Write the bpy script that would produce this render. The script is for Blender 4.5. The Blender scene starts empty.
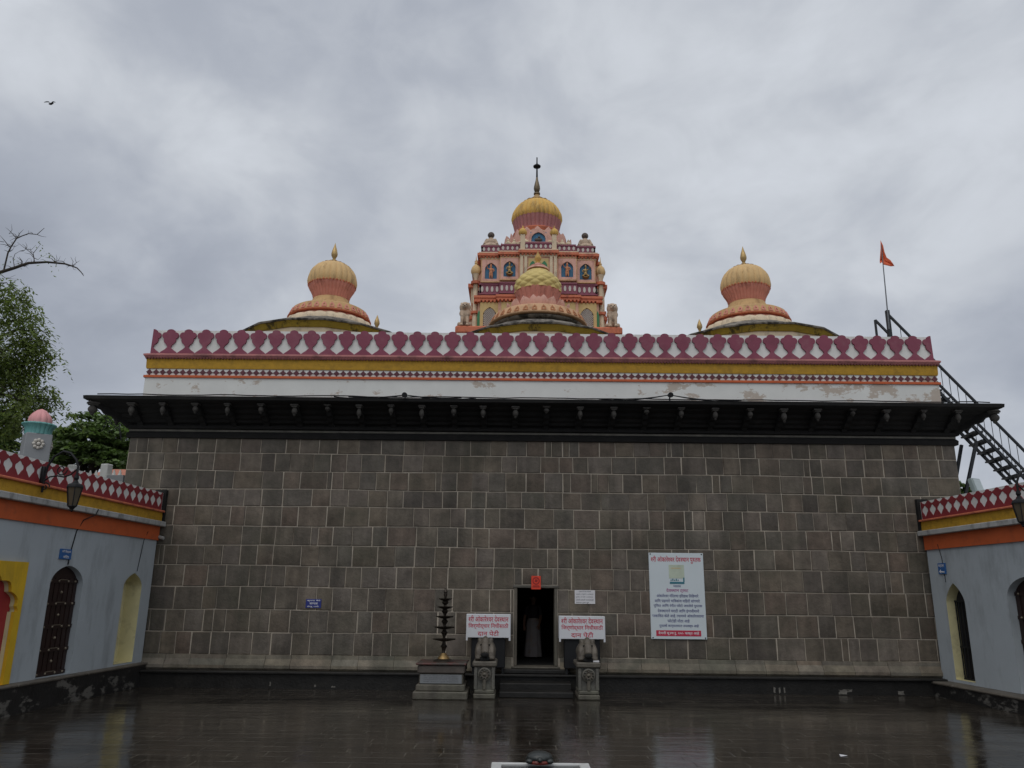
import bpy, bmesh, math, random
from math import sin, cos, pi, radians, sqrt, tan, atan2
from mathutils import Vector, Matrix, noise as mnoise

random.seed(11)
SC = bpy.context.scene
COL = SC.collection

# ------------------------------------------------------------------ camera, sky, sun, exposure
F_PX, PITCH, ROLL, YAW, EYE = 785.0, radians(15.02), radians(.62), radians(.336), 2.08
FWD = Vector((-sin(YAW) * cos(PITCH), cos(YAW) * cos(PITCH), sin(PITCH)))
_r = Vector((cos(YAW), sin(YAW), 0)); _u = _r.cross(FWD)
RGT = _r * cos(ROLL) + _u * sin(ROLL); UP = _u * cos(ROLL) - _r * sin(ROLL)
cam_data = bpy.data.cameras.new('camera'); cam = bpy.data.objects.new('camera', cam_data); COL.objects.link(cam)
m4 = Matrix((RGT, UP, -FWD)).transposed().to_4x4(); m4.translation = (0, 0, EYE)
cam.matrix_world = m4
cam_data.sensor_width = 36; cam_data.lens = 36 * F_PX / 1024; cam_data.clip_end = 2000; cam_data.clip_start = .05
SC.camera = cam
SC.view_settings.view_transform = 'Standard'; SC.view_settings.look = 'None'
SC.view_settings.exposure = 0.0; SC.view_settings.gamma = 1; SC.view_settings.use_curve_mapping = False

SUN_EL, SUN_AZ = radians(58), radians(200)      # azimuth from +Y towards +X: behind the camera
sun_d = bpy.data.lights.new('sun', 'SUN'); sun_d.energy = 0.75; sun_d.angle = radians(50); sun_d.color = (1, .97, .93)
sun = bpy.data.objects.new('sun', sun_d); COL.objects.link(sun)
sdir = Vector((sin(SUN_AZ) * cos(SUN_EL), cos(SUN_AZ) * cos(SUN_EL), sin(SUN_EL)))
sun.rotation_euler = (-sdir).to_track_quat('-Z', 'Y').to_euler()

W = bpy.data.worlds.new('World'); SC.world = W; W.use_nodes = True
def build_world():
    nt = W.node_tree; N = nt.nodes; L = nt.links; N.clear()
    def nd(t, **k):
        n = N.new(t)
        for a, b in k.items(): setattr(n, a, b)
        return n
    def val(x): return x
    def math_(op, a, b=None, c=None, clamp=False):
        n = nd('ShaderNodeMath', operation=op); n.use_clamp = clamp
        for i, x in enumerate((a, b, c)):
            if x is None: continue
            if hasattr(x, 'links'): L.new(x, n.inputs[i])
            else: n.inputs[i].default_value = x
        return n.outputs[0]
    def smooth(x, a, b, lo, hi):
        n = nd('ShaderNodeMapRange', interpolation_type='SMOOTHSTEP')
        L.new(x, n.inputs[0]); n.inputs[1].default_value = a; n.inputs[2].default_value = b
        n.inputs[3].default_value = lo; n.inputs[4].default_value = hi
        return n.outputs[0]
    tc = nd('ShaderNodeTexCoord'); sep = nd('ShaderNodeSeparateXYZ'); L.new(tc.outputs['Generated'], sep.inputs[0])
    x, y, z = sep.outputs
    comb = nd('ShaderNodeCombineXYZ'); L.new(x, comb.inputs[0]); L.new(y, comb.inputs[1]); L.new(math_('MULTIPLY', z, 1.5), comb.inputs[2])
    def noise(scale, detail, dist, off, rough=.5):
        mp = nd('ShaderNodeMapping'); L.new(comb.outputs[0], mp.inputs[0]); mp.inputs[1].default_value = off
        mp.inputs['Rotation'].default_value = (0, 0, .5); mp.inputs['Scale'].default_value = (1, 1, 1)
        n = nd('ShaderNodeTexNoise'); L.new(mp.outputs[0], n.inputs['Vector'])
        n.inputs['Scale'].default_value = scale; n.inputs['Detail'].default_value = detail
        n.inputs['Distortion'].default_value = dist; n.inputs['Roughness'].default_value = rough
        return n.outputs[0]
    big = noise(3.0, 5, .25, (3.1, 1.7, 0), .52); fine = noise(7.5, 7, .35, (7.3, 2.2, 0), .55)
    g = math_('MULTIPLY', smooth(big, .38, .64, .89, 1.08), smooth(fine, .32, .70, .93, 1.06))
    # a darker bank of cloud low on the left, a paler one above the tower
    left = math_('MULTIPLY', smooth(x, -.18, -.62, 0, 1), smooth(z, .60, .25, 0, 1))
    g = math_('MULTIPLY', g, math_('SUBTRACT', 1.0, math_('MULTIPLY', left, .40)))
    right = math_('MULTIPLY', smooth(x, .36, .62, 0, 1), smooth(z, .60, .18, 0, 1))
    g = math_('MULTIPLY', g, math_('SUBTRACT', 1.0, math_('MULTIPLY', right, .20)))
    top = smooth(z, .50, .72, 0, 1)
    g = math_('MULTIPLY', g, math_('SUBTRACT', 1.0, math_('MULTIPLY', top, .10)))
    zen = smooth(z, .72, 1.0, 1.0, 1.25)
    g = math_('MULTIPLY', g, zen)
    beh = smooth(y, .1, -.5, 1.0, 1.10)
    g = math_('MULTIPLY', g, beh)
    colr = nd('ShaderNodeMixRGB', blend_type='MIX')
    L.new(smooth(g, .65, 1.05, 0, 1), colr.inputs[0])
    colr.inputs[1].default_value = (.395, .43, .505, 1); colr.inputs[2].default_value = (.47, .495, .535, 1)
    sc = nd('ShaderNodeVectorMath', operation='SCALE'); L.new(colr.outputs[0], sc.inputs[0]); L.new(math_('MULTIPLY', g, 12.3), sc.inputs['Scale'])
    sky = nd('ShaderNodeTexSky'); sky.sky_type = 'NISHITA'; sky.sun_disc = False
    sky.sun_elevation = SUN_EL; sky.sun_rotation = SUN_AZ
    mx = nd('ShaderNodeMixRGB', blend_type='MIX'); mx.inputs[0].default_value = .96
    L.new(sky.outputs[0], mx.inputs[1]); L.new(sc.outputs[0], mx.inputs[2])
    bg = nd('ShaderNodeBackground'); bg.inputs[1].default_value = .1; L.new(mx.outputs[0], bg.inputs[0])
    out = nd('ShaderNodeOutputWorld'); L.new(bg.outputs[0], out.inputs[0])
build_world()

# ------------------------------------------------------------------ helpers
def at(px, py, Y):
    """the point of the vertical plane at distance Y that the photograph shows at (px, py)"""
    d = FWD * F_PX + RGT * (px - 512) + UP * (384 - py)
    return Vector((0, 0, EYE)) + d * (Y / d.y)

def srgb(r, g, b):
    f = lambda c: (c / 255 / 12.92) if c / 255 <= .04045 else ((c / 255 + .055) / 1.055) ** 2.4
    return (f(r), f(g), f(b))

def M(name, col, rough=.75, var=.12, scale=3.0, bump=.15, bscale=40, metal=0, island=0, spec=.5,
      dirt=None, dirt_amt=.4, dirt_scale=1.5, dirt_streak=1.0, dirt_lo=.52, dirt_hi=.68, coat=0, trans=0, ramp_x=None):
    m = bpy.data.materials.new(name); m.use_nodes = True; nt = m.node_tree; N = nt.nodes; L = nt.links
    b = N['Principled BSDF']; b.inputs['Roughness'].default_value = rough; b.inputs['Metallic'].default_value = metal
    b.inputs['Specular IOR Level'].default_value = spec
    tc = N.new('ShaderNodeTexCoord')
    n1 = N.new('ShaderNodeTexNoise'); n1.inputs['Scale'].default_value = scale; n1.inputs['Detail'].default_value = 6
    n1.inputs['Roughness'].default_value = .6
    L.new(tc.outputs['Object'], n1.inputs['Vector'])
    mr = N.new('ShaderNodeMapRange'); L.new(n1.outputs[0], mr.inputs[0]); mr.inputs[1].default_value = .25; mr.inputs[2].default_value = .75
    mr.inputs[3].default_value = 1 - var; mr.inputs[4].default_value = 1 + var
    fac = mr.outputs[0]
    if island:
        ge = N.new('ShaderNodeNewGeometry')
        m2 = N.new('ShaderNodeMapRange'); L.new(ge.outputs['Random Per Island'], m2.inputs[0])
        m2.inputs[3].default_value = 1 - island; m2.inputs[4].default_value = 1 + island
        mm = N.new('ShaderNodeMath'); mm.operation = 'MULTIPLY'; L.new(fac, mm.inputs[0]); L.new(m2.outputs[0], mm.inputs[1]); fac = mm.outputs[0]
    vm = N.new('ShaderNodeVectorMath'); vm.operation = 'SCALE'; vm.inputs[0].default_value = col; L.new(fac, vm.inputs['Scale'])
    out = vm.outputs[0]
    if dirt:
        mp = N.new('ShaderNodeMapping'); L.new(tc.outputs['Object'], mp.inputs[0]); mp.inputs['Scale'].default_value = (1, 1, 1 / dirt_streak)
        mp.inputs['Location'].default_value = (random.random() * 9, random.random() * 9, 3)
        n2 = N.new('ShaderNodeTexNoise'); n2.inputs['Scale'].default_value = dirt_scale; n2.inputs['Detail'].default_value = 8; n2.inputs['Roughness'].default_value = .68
        L.new(mp.outputs[0], n2.inputs['Vector'])
        src = n2.outputs[0]
        if ramp_x:
            sp = N.new('ShaderNodeSeparateXYZ'); L.new(tc.outputs['Object'], sp.inputs[0])
            rx = N.new('ShaderNodeMapRange'); L.new(sp.outputs[0], rx.inputs[0]); rx.inputs[1].default_value = ramp_x[0]; rx.inputs[2].default_value = ramp_x[1]
            rx.inputs[3].default_value = 0; rx.inputs[4].default_value = ramp_x[2]
            ad = N.new('ShaderNodeMath'); ad.operation = 'ADD'; L.new(src, ad.inputs[0]); L.new(rx.outputs[0], ad.inputs[1]); src = ad.outputs[0]
        m3 = N.new('ShaderNodeMapRange'); L.new(src, m3.inputs[0]); m3.inputs[1].default_value = dirt_lo; m3.inputs[2].default_value = dirt_hi
        m3.inputs[3].default_value = 0; m3.inputs[4].default_value = dirt_amt
        mx = N.new('ShaderNodeMixRGB'); L.new(m3.outputs[0], mx.inputs[0]); L.new(out, mx.inputs[1]); mx.inputs[2].default_value = (*dirt, 1)
        out = mx.outputs[0]
    L.new(out, b.inputs['Base Color'])
    if bump:
        n3 = N.new('ShaderNodeTexNoise'); n3.inputs['Scale'].default_value = bscale; n3.inputs['Detail'].default_value = 4
        L.new(tc.outputs['Object'], n3.inputs['Vector'])
        bp = N.new('ShaderNodeBump'); bp.inputs['Strength'].default_value = bump; bp.inputs['Distance'].default_value = .02
        L.new(n3.outputs[0], bp.inputs['Height']); L.new(bp.outputs[0], b.inputs['Normal'])
    if trans: b.inputs['Transmission Weight'].default_value = trans
    return m

class MB:
    def __init__(s): s.v = []; s.f = []; s.mi = []; s.cur = 0
    def add(s, vs, fs):
        o = len(s.v); s.v += [tuple(v) for v in vs]
        for f in fs: s.f.append(tuple(i + o for i in f)); s.mi.append(s.cur)
        return s
    def hexa(s, p):   # 8 points: bottom loop 0-3, top loop 4-7
        return s.add(p, [(3, 2, 1, 0), (4, 5, 6, 7), (0, 1, 5, 4), (1, 2, 6, 5), (2, 3, 7, 6), (3, 0, 4, 7)])
    def box(s, x0, y0, z0, x1, y1, z1, mp=None):
        p = [(x0, y0, z0), (x1, y0, z0), (x1, y1, z0), (x0, y1, z0), (x0, y0, z1), (x1, y0, z1), (x1, y1, z1), (x0, y1, z1)]
        return s.hexa([mp(*q) for q in p] if mp else p)
    def bevbox(s, x0, y0, z0, x1, y1, z1, b=.01, mp=None):
        """box with its edges chamfered"""
        vs = []; idx = {}
        for ix, X in ((0, x0), (1, x1)):
            for iy, Yv in ((0, y0), (1, y1)):
                for iz, Zv in ((0, z0), (1, z1)):
                    dx = b if ix == 0 else -b; dy = b if iy == 0 else -b; dz = b if iz == 0 else -b
                    for a, q in enumerate(((X, Yv + dy, Zv + dz), (X + dx, Yv, Zv + dz), (X + dx, Yv + dy, Zv))):
                        idx[ix, iy, iz, a] = len(vs); vs.append(mp(*q) if mp else q)
        fs = []
        for a in range(3):
            o = [i for i in range(3) if i != a]
            for e in (0, 1):
                loop = []
                for c in ((0, 0), (1, 0), (1, 1), (0, 1)):
                    k = [0, 0, 0]; k[a] = e; k[o[0]] = c[0]; k[o[1]] = c[1]; loop.append(idx[(*k, a)])
                fs.append(loop)
        for a in range(3):
            o = [i for i in range(3) if i != a]
            for c in ((0, 0), (1, 0), (1, 1), (0, 1)):
                ks = []
                for e in (0, 1):
                    k = [0, 0, 0]; k[a] = e; k[o[0]] = c[0]; k[o[1]] = c[1]; ks.append(tuple(k))
                fs.append([idx[(*ks[0], o[0])], idx[(*ks[1], o[0])], idx[(*ks[1], o[1])], idx[(*ks[0], o[1])]])
        for k in [(i, j, l) for i in (0, 1) for j in (0, 1) for l in (0, 1)]:
            fs.append([idx[(*k, 0)], idx[(*k, 1)], idx[(*k, 2)]])
        return s.add(vs, fs)
    def lathe(s, c, prof, n=32, mod=None, a0=0.0):
        vs = []; fs = []
        for j, (r, z) in enumerate(prof):
            for i in range(n):
                a = a0 + 2 * pi * i / n; rr = r * (mod(a, j, z) if mod else 1)
                vs.append((c[0] + rr * cos(a), c[1] + rr * sin(a), c[2] + z))
        for j in range(len(prof) - 1):
            for i in range(n):
                k = (i + 1) % n; fs.append((j * n + i, j * n + k, (j + 1) * n + k, (j + 1) * n + i))
        fs.append(tuple(range(n))[::-1]); fs.append(tuple((len(prof) - 1) * n + i for i in range(n)))
        return s.add(vs, fs)
    def tube(s, pts, r, n=8):
        pts = [Vector(p) for p in pts]; rs = r if isinstance(r, (list, tuple)) else [r] * len(pts)
        vs = []; fs = []; ref = None
        for i, p in enumerate(pts):
            t = (pts[min(i + 1, len(pts) - 1)] - pts[max(i - 1, 0)])
            if t.length < 1e-9: t = Vector((0, 0, 1))
            t.normalize()
            if ref is None:
                ref = Vector((0, 0, 1)) if abs(t.z) < .9 else Vector((1, 0, 0))
            a = (ref - t * ref.dot(t)); a.normalize(); ref = a; b = t.cross(a)
            for k in range(n):
                w = 2 * pi * k / n; vs.append(p + (a * cos(w) + b * sin(w)) * rs[i])
        for i in range(len(pts) - 1):
            for k in range(n):
                l = (k + 1) % n; fs.append((i * n + k, i * n + l, (i + 1) * n + l, (i + 1) * n + k))
        fs.append(tuple(range(n))[::-1]); fs.append(tuple((len(pts) - 1) * n + k for k in range(n)))
        return s.add(vs, fs)
    def bar(s, a, b, w, h, up=(0, 0, 1)):
        a = Vector(a); b = Vector(b); t = (b - a).normalized(); u = Vector(up); u = (u - t * u.dot(t)).normalized(); k = t.cross(u)
        p = []
        for q in (a, b):
            for sx, sy in ((-1, -1), (1, -1), (1, 1), (-1, 1)): p.append(q + k * (sx * w / 2) + u * (sy * h / 2))
        return s.hexa(p)
    def rect_sweep(s, x0, x1, y0, y1, prof, cap=True):
        vs = []; fs = []
        for o, z in prof: vs += [(x0 - o, y0 - o, z), (x1 + o, y0 - o, z), (x1 + o, y1 + o, z), (x0 - o, y1 + o, z)]
        for j in range(len(prof) - 1):
            for i in range(4):
                k = (i + 1) % 4; fs.append((j * 4 + i, j * 4 + k, j * 4 + 4 + k, j * 4 + 4 + i))
        if cap:
            fs.append((3, 2, 1, 0)); t = (len(prof) - 1) * 4; fs.append((t, t + 1, t + 2, t + 3))
        return s.add(vs, fs)
    def ell(s, c, r, n=12, m=8, rot=None):
        vs = []; fs = []
        for j in range(m + 1):
            ph = pi * j / m
            for i in range(n):
                a = 2 * pi * i / n; q = Vector((r[0] * sin(ph) * cos(a), r[1] * sin(ph) * sin(a), r[2] * cos(ph)))
                if rot: q = rot @ q
                vs.append(Vector(c) + q)
        for j in range(m):
            for i in range(n):
                k = (i + 1) % n; fs.append((j * n + i, (j + 1) * n + i, (j + 1) * n + k, j * n + k))
        return s.add(vs, fs)
    def build(s, name, mat, parent=None, smooth=40, loc=None, recalc=True, kind=None):
        me = bpy.data.meshes.new(name)
        o = bpy.data.objects.new(name, me); COL.objects.link(o)
        org = Vector((0, 0, 0))
        if parent:
            o.parent = parent; p = parent
            while p: org += p.location; p = p.parent
        if loc is not None:
            o.location = Vector(loc) - org; org = Vector(loc)
        me.from_pydata([(v[0] - org.x, v[1] - org.y, v[2] - org.z) for v in s.v], [], s.f)
        for mm in (mat if isinstance(mat, (list, tuple)) else [mat]): me.materials.append(mm)
        if any(s.mi): me.polygons.foreach_set('material_index', s.mi)
        if recalc:
            bm = bmesh.new(); bm.from_mesh(me); bmesh.ops.recalc_face_normals(bm, faces=bm.faces); bm.to_mesh(me); bm.free()
        if smooth:
            me.polygons.foreach_set('use_smooth', [True] * len(me.polygons)); me.set_sharp_from_angle(angle=radians(smooth))
        me.update()
        if kind: o['kind'] = kind
        return o

def plate2d(outers, holes=(), thick=.05):
    """flat plate with holes: list of (u, v, w), faces"""
    cu = bpy.data.curves.new('tmp', 'CURVE'); cu.dimensions = '2D'; cu.fill_mode = 'BOTH'; cu.extrude = thick / 2
    for poly in list(outers) + list(holes):
        sp = cu.splines.new('POLY'); sp.points.add(len(poly) - 1); sp.use_cyclic_u = True
        for i, p in enumerate(poly): sp.points[i].co = (p[0], p[1], 0, 1)
    o = bpy.data.objects.new('tmp', cu); me = bpy.data.meshes.new_from_object(o)
    vs = [tuple(v.co) for v in me.vertices]; fs = [tuple(p.vertices) for p in me.polygons]
    bpy.data.objects.remove(o); bpy.data.curves.remove(cu); bpy.data.meshes.remove(me)
    return vs, fs
def add_plate(mb, outers, holes, thick, mp):
    vs, fs = plate2d(outers, holes, thick); return mb.add([mp(*v) for v in vs], fs)

def tag(o, label, cat, group=None, kind=None):
    if label: o['label'] = label
    if cat: o['category'] = cat
    if group: o['group'] = group
    o['kind'] = kind or 'thing'
    return o
def thing(name, label, cat, loc, group=None):
    o = bpy.data.objects.new(name, None); COL.objects.link(o); o.location = loc; o.empty_display_size = .2
    return tag(o, label, cat, group)
def solo(name, mb, mat, label, cat, loc, group=None, smooth=40):
    return tag(mb.build(name, mat, None, smooth, loc), label, cat, group)
def copy_tree(o, parent=None):
    c = o.copy(); COL.objects.link(c); c.parent = parent
    for ch in list(o.children): copy_tree(ch, c)
    return c
def remesh(o, voxel, sub=0):
    m = o.modifiers.new('remesh', 'REMESH'); m.mode = 'VOXEL'; m.voxel_size = voxel; m.use_smooth_shade = True
    s = o.modifiers.new('smooth', 'SMOOTH'); s.iterations = 3; s.factor = .5
    return o

# ---- Devanagari lettering (vowel sign i set before its cluster, half letters clipped)
VIR, SIGNI = '\u094d', '\u093f'
HALF = set('सशषनतपवचलमणथघधखगज')
def glyph_mesh(txt, bold):
    cu = bpy.data.curves.new('tmp', 'FONT'); cu.body = txt; cu.size = 1; cu.offset = bold; cu.resolution_u = 3
    o = bpy.data.objects.new('tmp', cu); me = bpy.data.meshes.new_from_object(o)
    vs = [tuple(v.co) for v in me.vertices]; fs = [tuple(p.vertices) for p in me.polygons]
    bpy.data.objects.remove(o); bpy.data.curves.remove(cu); bpy.data.meshes.remove(me)
    return vs, fs
def clip_x(vs, fs, xmax):
    bm = bmesh.new(); bv = [bm.verts.new(v) for v in vs]
    for f in fs:
        try: bm.faces.new([bv[i] for i in f])
        except ValueError: pass
    bmesh.ops.bisect_plane(bm, geom=bm.verts[:] + bm.edges[:] + bm.faces[:], plane_co=(xmax, 0, 0), plane_no=(1, 0, 0), clear_outer=True)
    bm.verts.index_update(); v2 = [tuple(v.co) for v in bm.verts]; f2 = [tuple(v.index for v in f.verts) for f in bm.faces]; bm.free()
    return v2, f2
def reorder(s):
    out = []; i = 0
    for ch in s:
        if ch == SIGNI:
            k = len(out) - 1
            while k >= 2 and out[k - 1] == VIR: k -= 2
            out.insert(k, ch)
        else: out.append(ch)
    return ''.join(out)
_glyphs = {}
def text_mesh(s, bold=0.0):
    if (s, bold) in _glyphs: return _glyphs[s, bold]
    t = reorder(s); runs = []; cur = ''; i = 0
    while i < len(t):
        if i + 2 < len(t) and t[i] in HALF and t[i + 1] == VIR:
            if cur: runs.append((cur, False)); cur = ''
            runs.append((t[i], True)); i += 2
        else: cur += t[i]; i += 1
    if cur: runs.append((cur, False))
    V = []; Fc = []; x = 0
    for r, half in runs:
        lead = len(r) - len(r.lstrip(' ')); trail = len(r) - len(r.rstrip(' '))
        x += .26 * lead
        if r.strip():
            vs, fs = glyph_mesh(r.strip(), bold)
            if vs:
                x0 = min(v[0] for v in vs); x1 = max(v[0] for v in vs)
                if half:
                    vs, fs = clip_x(vs, fs, x0 + (x1 - x0) * .66); x1 = max(v[0] for v in vs)
                o = len(V); V += [(v[0] - x0 + x, v[1], 0) for v in vs]; Fc += [tuple(a + o for a in f) for f in fs]
                x += (x1 - x0) - .012
        x += .26 * trail
    xs = [v[0] for v in V]; ys = [v[1] for v in V]
    a, b, c, d = min(xs), max(xs), min(ys), max(ys)
    V = [((v[0] - a) / (b - a), (v[1] - c) / (d - c)) for v in V]
    _glyphs[s, bold] = (V, Fc, (b - a) / (d - c)); return _glyphs[s, bold]
def letter(mb, s, u0, u1, v0, v1, mp, bold=0.0, keep=False):
    """adds one line of writing filling the rectangle; mp maps (u, v) to the world"""
    V, Fc, asp = text_mesh(s, bold)
    if keep:
        w = min(u1 - u0, (v1 - v0) * asp); c = (u0 + u1) / 2; u0, u1 = c - w / 2, c + w / 2
    mb.add([mp(u0 + (u1 - u0) * a, v0 + (v1 - v0) * b) for a, b in V], Fc)

# ------------------------------------------------------------------ materials
def stone_mat(name, col, island, warm, rough=.75, lichen=(.10, .10, .07)):
    m = bpy.data.materials.new(name); m.use_nodes = True; nt = m.node_tree; N = nt.nodes; L = nt.links
    b = N['Principled BSDF']; b.inputs['Roughness'].default_value = rough
    tc = N.new('ShaderNodeTexCoord'); ge = N.new('ShaderNodeNewGeometry')
    rnd = ge.outputs['Random Per Island']
    cr = N.new('ShaderNodeValToRGB'); L.new(rnd, cr.inputs[0]); e = cr.color_ramp.elements
    c = Vector(col); e[0].position = 0; e[0].color = (*(c * (1 - island)), 1); e[1].position = 1; e[1].color = (*(c * (1 + island * .9)), 1)
    for p, cc in ((.18, Vector((c.x * 1.0, c.y * 1.0, c.z * .90))), (.36, Vector((c.x * 1.10, c.y * .98, c.z * .90))), (.5, c * 1.04), (.66, Vector((c.x * .86, c.y * .9, c.z * .88))), (.8, Vector((c.x * 1.13, c.y * 1.08, c.z * .95)))):
        q = cr.color_ramp.elements.new(p); q.color = (*cc, 1)
    n1 = N.new('ShaderNodeTexNoise'); n1.inputs['Scale'].default_value = 3.5; n1.inputs['Detail'].default_value = 9; n1.inputs['Roughness'].default_value = .7
    L.new(tc.outputs['Object'], n1.inputs['Vector'])
    mr = N.new('ShaderNodeMapRange'); L.new(n1.outputs[0], mr.inputs[0]); mr.inputs[1].default_value = .28; mr.inputs[2].default_value = .72; mr.inputs[3].default_value = .60; mr.inputs[4].default_value = 1.45
    vm = N.new('ShaderNodeVectorMath'); vm.operation = 'SCALE'; L.new(cr.outputs[0], vm.inputs[0]); L.new(mr.outputs[0], vm.inputs['Scale'])
    n2 = N.new('ShaderNodeTexNoise'); n2.inputs['Scale'].default_value = .8; n2.inputs['Detail'].default_value = 8; n2.inputs['Roughness'].default_value = .62
    L.new(tc.outputs['Object'], n2.inputs['Vector'])
    m3 = N.new('ShaderNodeMapRange'); L.new(n2.outputs[0], m3.inputs[0]); m3.inputs[1].default_value = .48; m3.inputs[2].default_value = .66; m3.inputs[4].default_value = .6
    mx = N.new('ShaderNodeMixRGB'); L.new(m3.outputs[0], mx.inputs[0]); L.new(vm.outputs[0], mx.inputs[1]); mx.inputs[2].default_value = (*lichen, 1)
    mp5 = N.new('ShaderNodeMapping'); L.new(tc.outputs['Object'], mp5.inputs[0]); mp5.inputs['Scale'].default_value = (2.2, 2.2, .16)
    n5 = N.new('ShaderNodeTexNoise'); n5.inputs['Scale'].default_value = 1.0; n5.inputs['Detail'].default_value = 7; n5.inputs['Roughness'].default_value = .65
    L.new(mp5.outputs[0], n5.inputs['Vector'])
    m5 = N.new('ShaderNodeMapRange'); L.new(n5.outputs[0], m5.inputs[0]); m5.inputs[1].default_value = .36; m5.inputs[2].default_value = .64; m5.inputs[3].default_value = .74; m5.inputs[4].default_value = 1.18
    vs5 = N.new('ShaderNodeVectorMath'); vs5.operation = 'SCALE'; L.new(mx.outputs[0], vs5.inputs[0]); L.new(m5.outputs[0], vs5.inputs['Scale'])
    L.new(vs5.outputs[0], b.inputs['Base Color'])
    n4 = N.new('ShaderNodeTexNoise'); n4.inputs['Scale'].default_value = 14; n4.inputs['Detail'].default_value = 8; n4.inputs['Roughness'].default_value = .7
    L.new(tc.outputs['Object'], n4.inputs['Vector'])
    bp = N.new('ShaderNodeBump'); bp.inputs['Strength'].default_value = .55; bp.inputs['Distance'].default_value = .03
    L.new(n4.outputs[0], bp.inputs['Height']); L.new(bp.outputs[0], b.inputs['Normal'])
    return m

def floor_mat():
    m = bpy.data.materials.new('wet_paving'); m.use_nodes = True; nt = m.node_tree; N = nt.nodes; L = nt.links
    b = N['Principled BSDF']; b.inputs['Specular IOR Level'].default_value = .75
    tc = N.new('ShaderNodeTexCoord'); P = tc.outputs['Object']
    def noise(scale, detail=6, rough=.6, sc=(1, 1, 1)):
        mp = N.new('ShaderNodeMapping'); L.new(P, mp.inputs[0]); mp.inputs['Scale'].default_value = sc
        n = N.new('ShaderNodeTexNoise'); n.inputs['Scale'].default_value = scale; n.inputs['Detail'].default_value = detail; n.inputs['Roughness'].default_value = rough
        L.new(mp.outputs[0], n.inputs['Vector']); return n
    def rng(x, a, b_, lo, hi):
        n = N.new('ShaderNodeMapRange'); L.new(x, n.inputs[0])
        for k, q in zip((1, 2, 3, 4), (a, b_, lo, hi)): n.inputs[k].default_value = q
        return n.outputs[0]
    def mth(op, a, b_):
        n = N.new('ShaderNodeMath'); n.operation = op
        for k, q in enumerate((a, b_)):
            if hasattr(q, 'links'): L.new(q, n.inputs[k])
            else: n.inputs[k].default_value = q
        return n.outputs[0]
    w = noise(1.1, 3); ad = N.new('ShaderNodeVectorMath'); ad.operation = 'MULTIPLY_ADD'; L.new(w.outputs['Color'], ad.inputs[0]); ad.inputs[1].default_value = (.10, .07, 0); L.new(P, ad.inputs[2])
    br = N.new('ShaderNodeTexBrick'); L.new(ad.outputs[0], br.inputs['Vector'])
    br.offset = .37; br.squash = .7; br.squash_frequency = 3
    br.inputs['Scale'].default_value = 1; br.inputs['Brick Width'].default_value = .66; br.inputs['Row Height'].default_value = .34
    br.inputs['Mortar Size'].default_value = .010; br.inputs['Mortar Smooth'].default_value = .5
    br.inputs['Color1'].default_value = (.025, .0205, .016, 1); br.inputs['Color2'].default_value = (.033, .0275, .022, 1); br.inputs['Mortar'].default_value = (.024, .020, .016, 1)
    grime = noise(1.0, 9, .65); streak = noise(1.6, 6, .6, (.35, 1.6, 1)); patch = noise(2.3, 4)
    vm = N.new('ShaderNodeVectorMath'); vm.operation = 'SCALE'; L.new(br.outputs[0], vm.inputs[0]); L.new(mth('MULTIPLY', rng(grime.outputs[0], .3, .7, .6, 1.5), rng(streak.outputs[0], .3, .7, .75, 1.3)), vm.inputs['Scale'])
    # pale lime left in some of the joints only
    jm = mth('MULTIPLY', br.outputs['Fac'], rng(patch.outputs[0], .44, .58, 0, .95))
    mx = N.new('ShaderNodeMixRGB'); L.new(jm, mx.inputs[0]); L.new(vm.outputs[0], mx.inputs[1]); mx.inputs[2].default_value = (.16, .145, .115, 1)
    L.new(mx.outputs[0], b.inputs['Base Color'])
    # standing water smooth, damp stone rougher
    wet = noise(.55, 7, .6, (.6, 1.2, 1)); L.new(mth('ADD', rng(wet.outputs[0], .42, .62, .035, .16), rng(grime.outputs[0], .4, .7, 0, .06)), b.inputs['Roughness'])
    fine = noise(9, 6, .6, (.45, 1.2, 1)); und = noise(2.2, 3, .5, (.3, 1.4, 1))
    h = mth('ADD', mth('MULTIPLY', br.outputs['Fac'], -.9), mth('ADD', mth('MULTIPLY', fine.outputs[0], .55), mth('MULTIPLY', und.outputs[0], 1.2)))
    bp = N.new('ShaderNodeBump'); L.new(rng(wet.outputs[0], .40, .60, .24, .75), bp.inputs['Strength']); bp.inputs['Distance'].default_value = .013
    L.new(h, bp.inputs['Height']); L.new(bp.outputs[0], b.inputs['Normal'])
    return m

STONE = stone_mat('basalt_block', (.122, .102, .083), .30, .1, .75, (.07, .066, .044))
MORTAR = M('mortar', (.44, .385, .31), .9, .3, 4, .3, dirt=(.20, .175, .145), dirt_amt=.45, dirt_scale=.9, dirt_lo=.46, dirt_hi=.64)
PLINTH = stone_mat('plinth_stone', (.165, .145, .115), .12, .1)
CARVED = stone_mat('carved_stone', (.105, .099, .085), .12, .1, .6)
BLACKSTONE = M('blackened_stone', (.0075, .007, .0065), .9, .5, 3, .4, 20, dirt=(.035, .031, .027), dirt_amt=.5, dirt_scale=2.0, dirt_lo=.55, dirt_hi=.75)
PENDANT = M('grey_pendant_stone', (.095, .088, .078), .85, .3, 6, .3, dirt=(.02, .018, .016), dirt_amt=.9, dirt_scale=.9, dirt_lo=.42, dirt_hi=.62)
WETSTONE = M('wet_black_stone', (.016, .015, .0135), .5, .5, 3, .4, 18, spec=.3, dirt=(.04, .036, .03), dirt_amt=.6, dirt_scale=2.2, dirt_lo=.55, dirt_hi=.75)
LEDGETOP = M('worn_ledge', (.12, .105, .085), .6, .3, 3, .4, 20)
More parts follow.
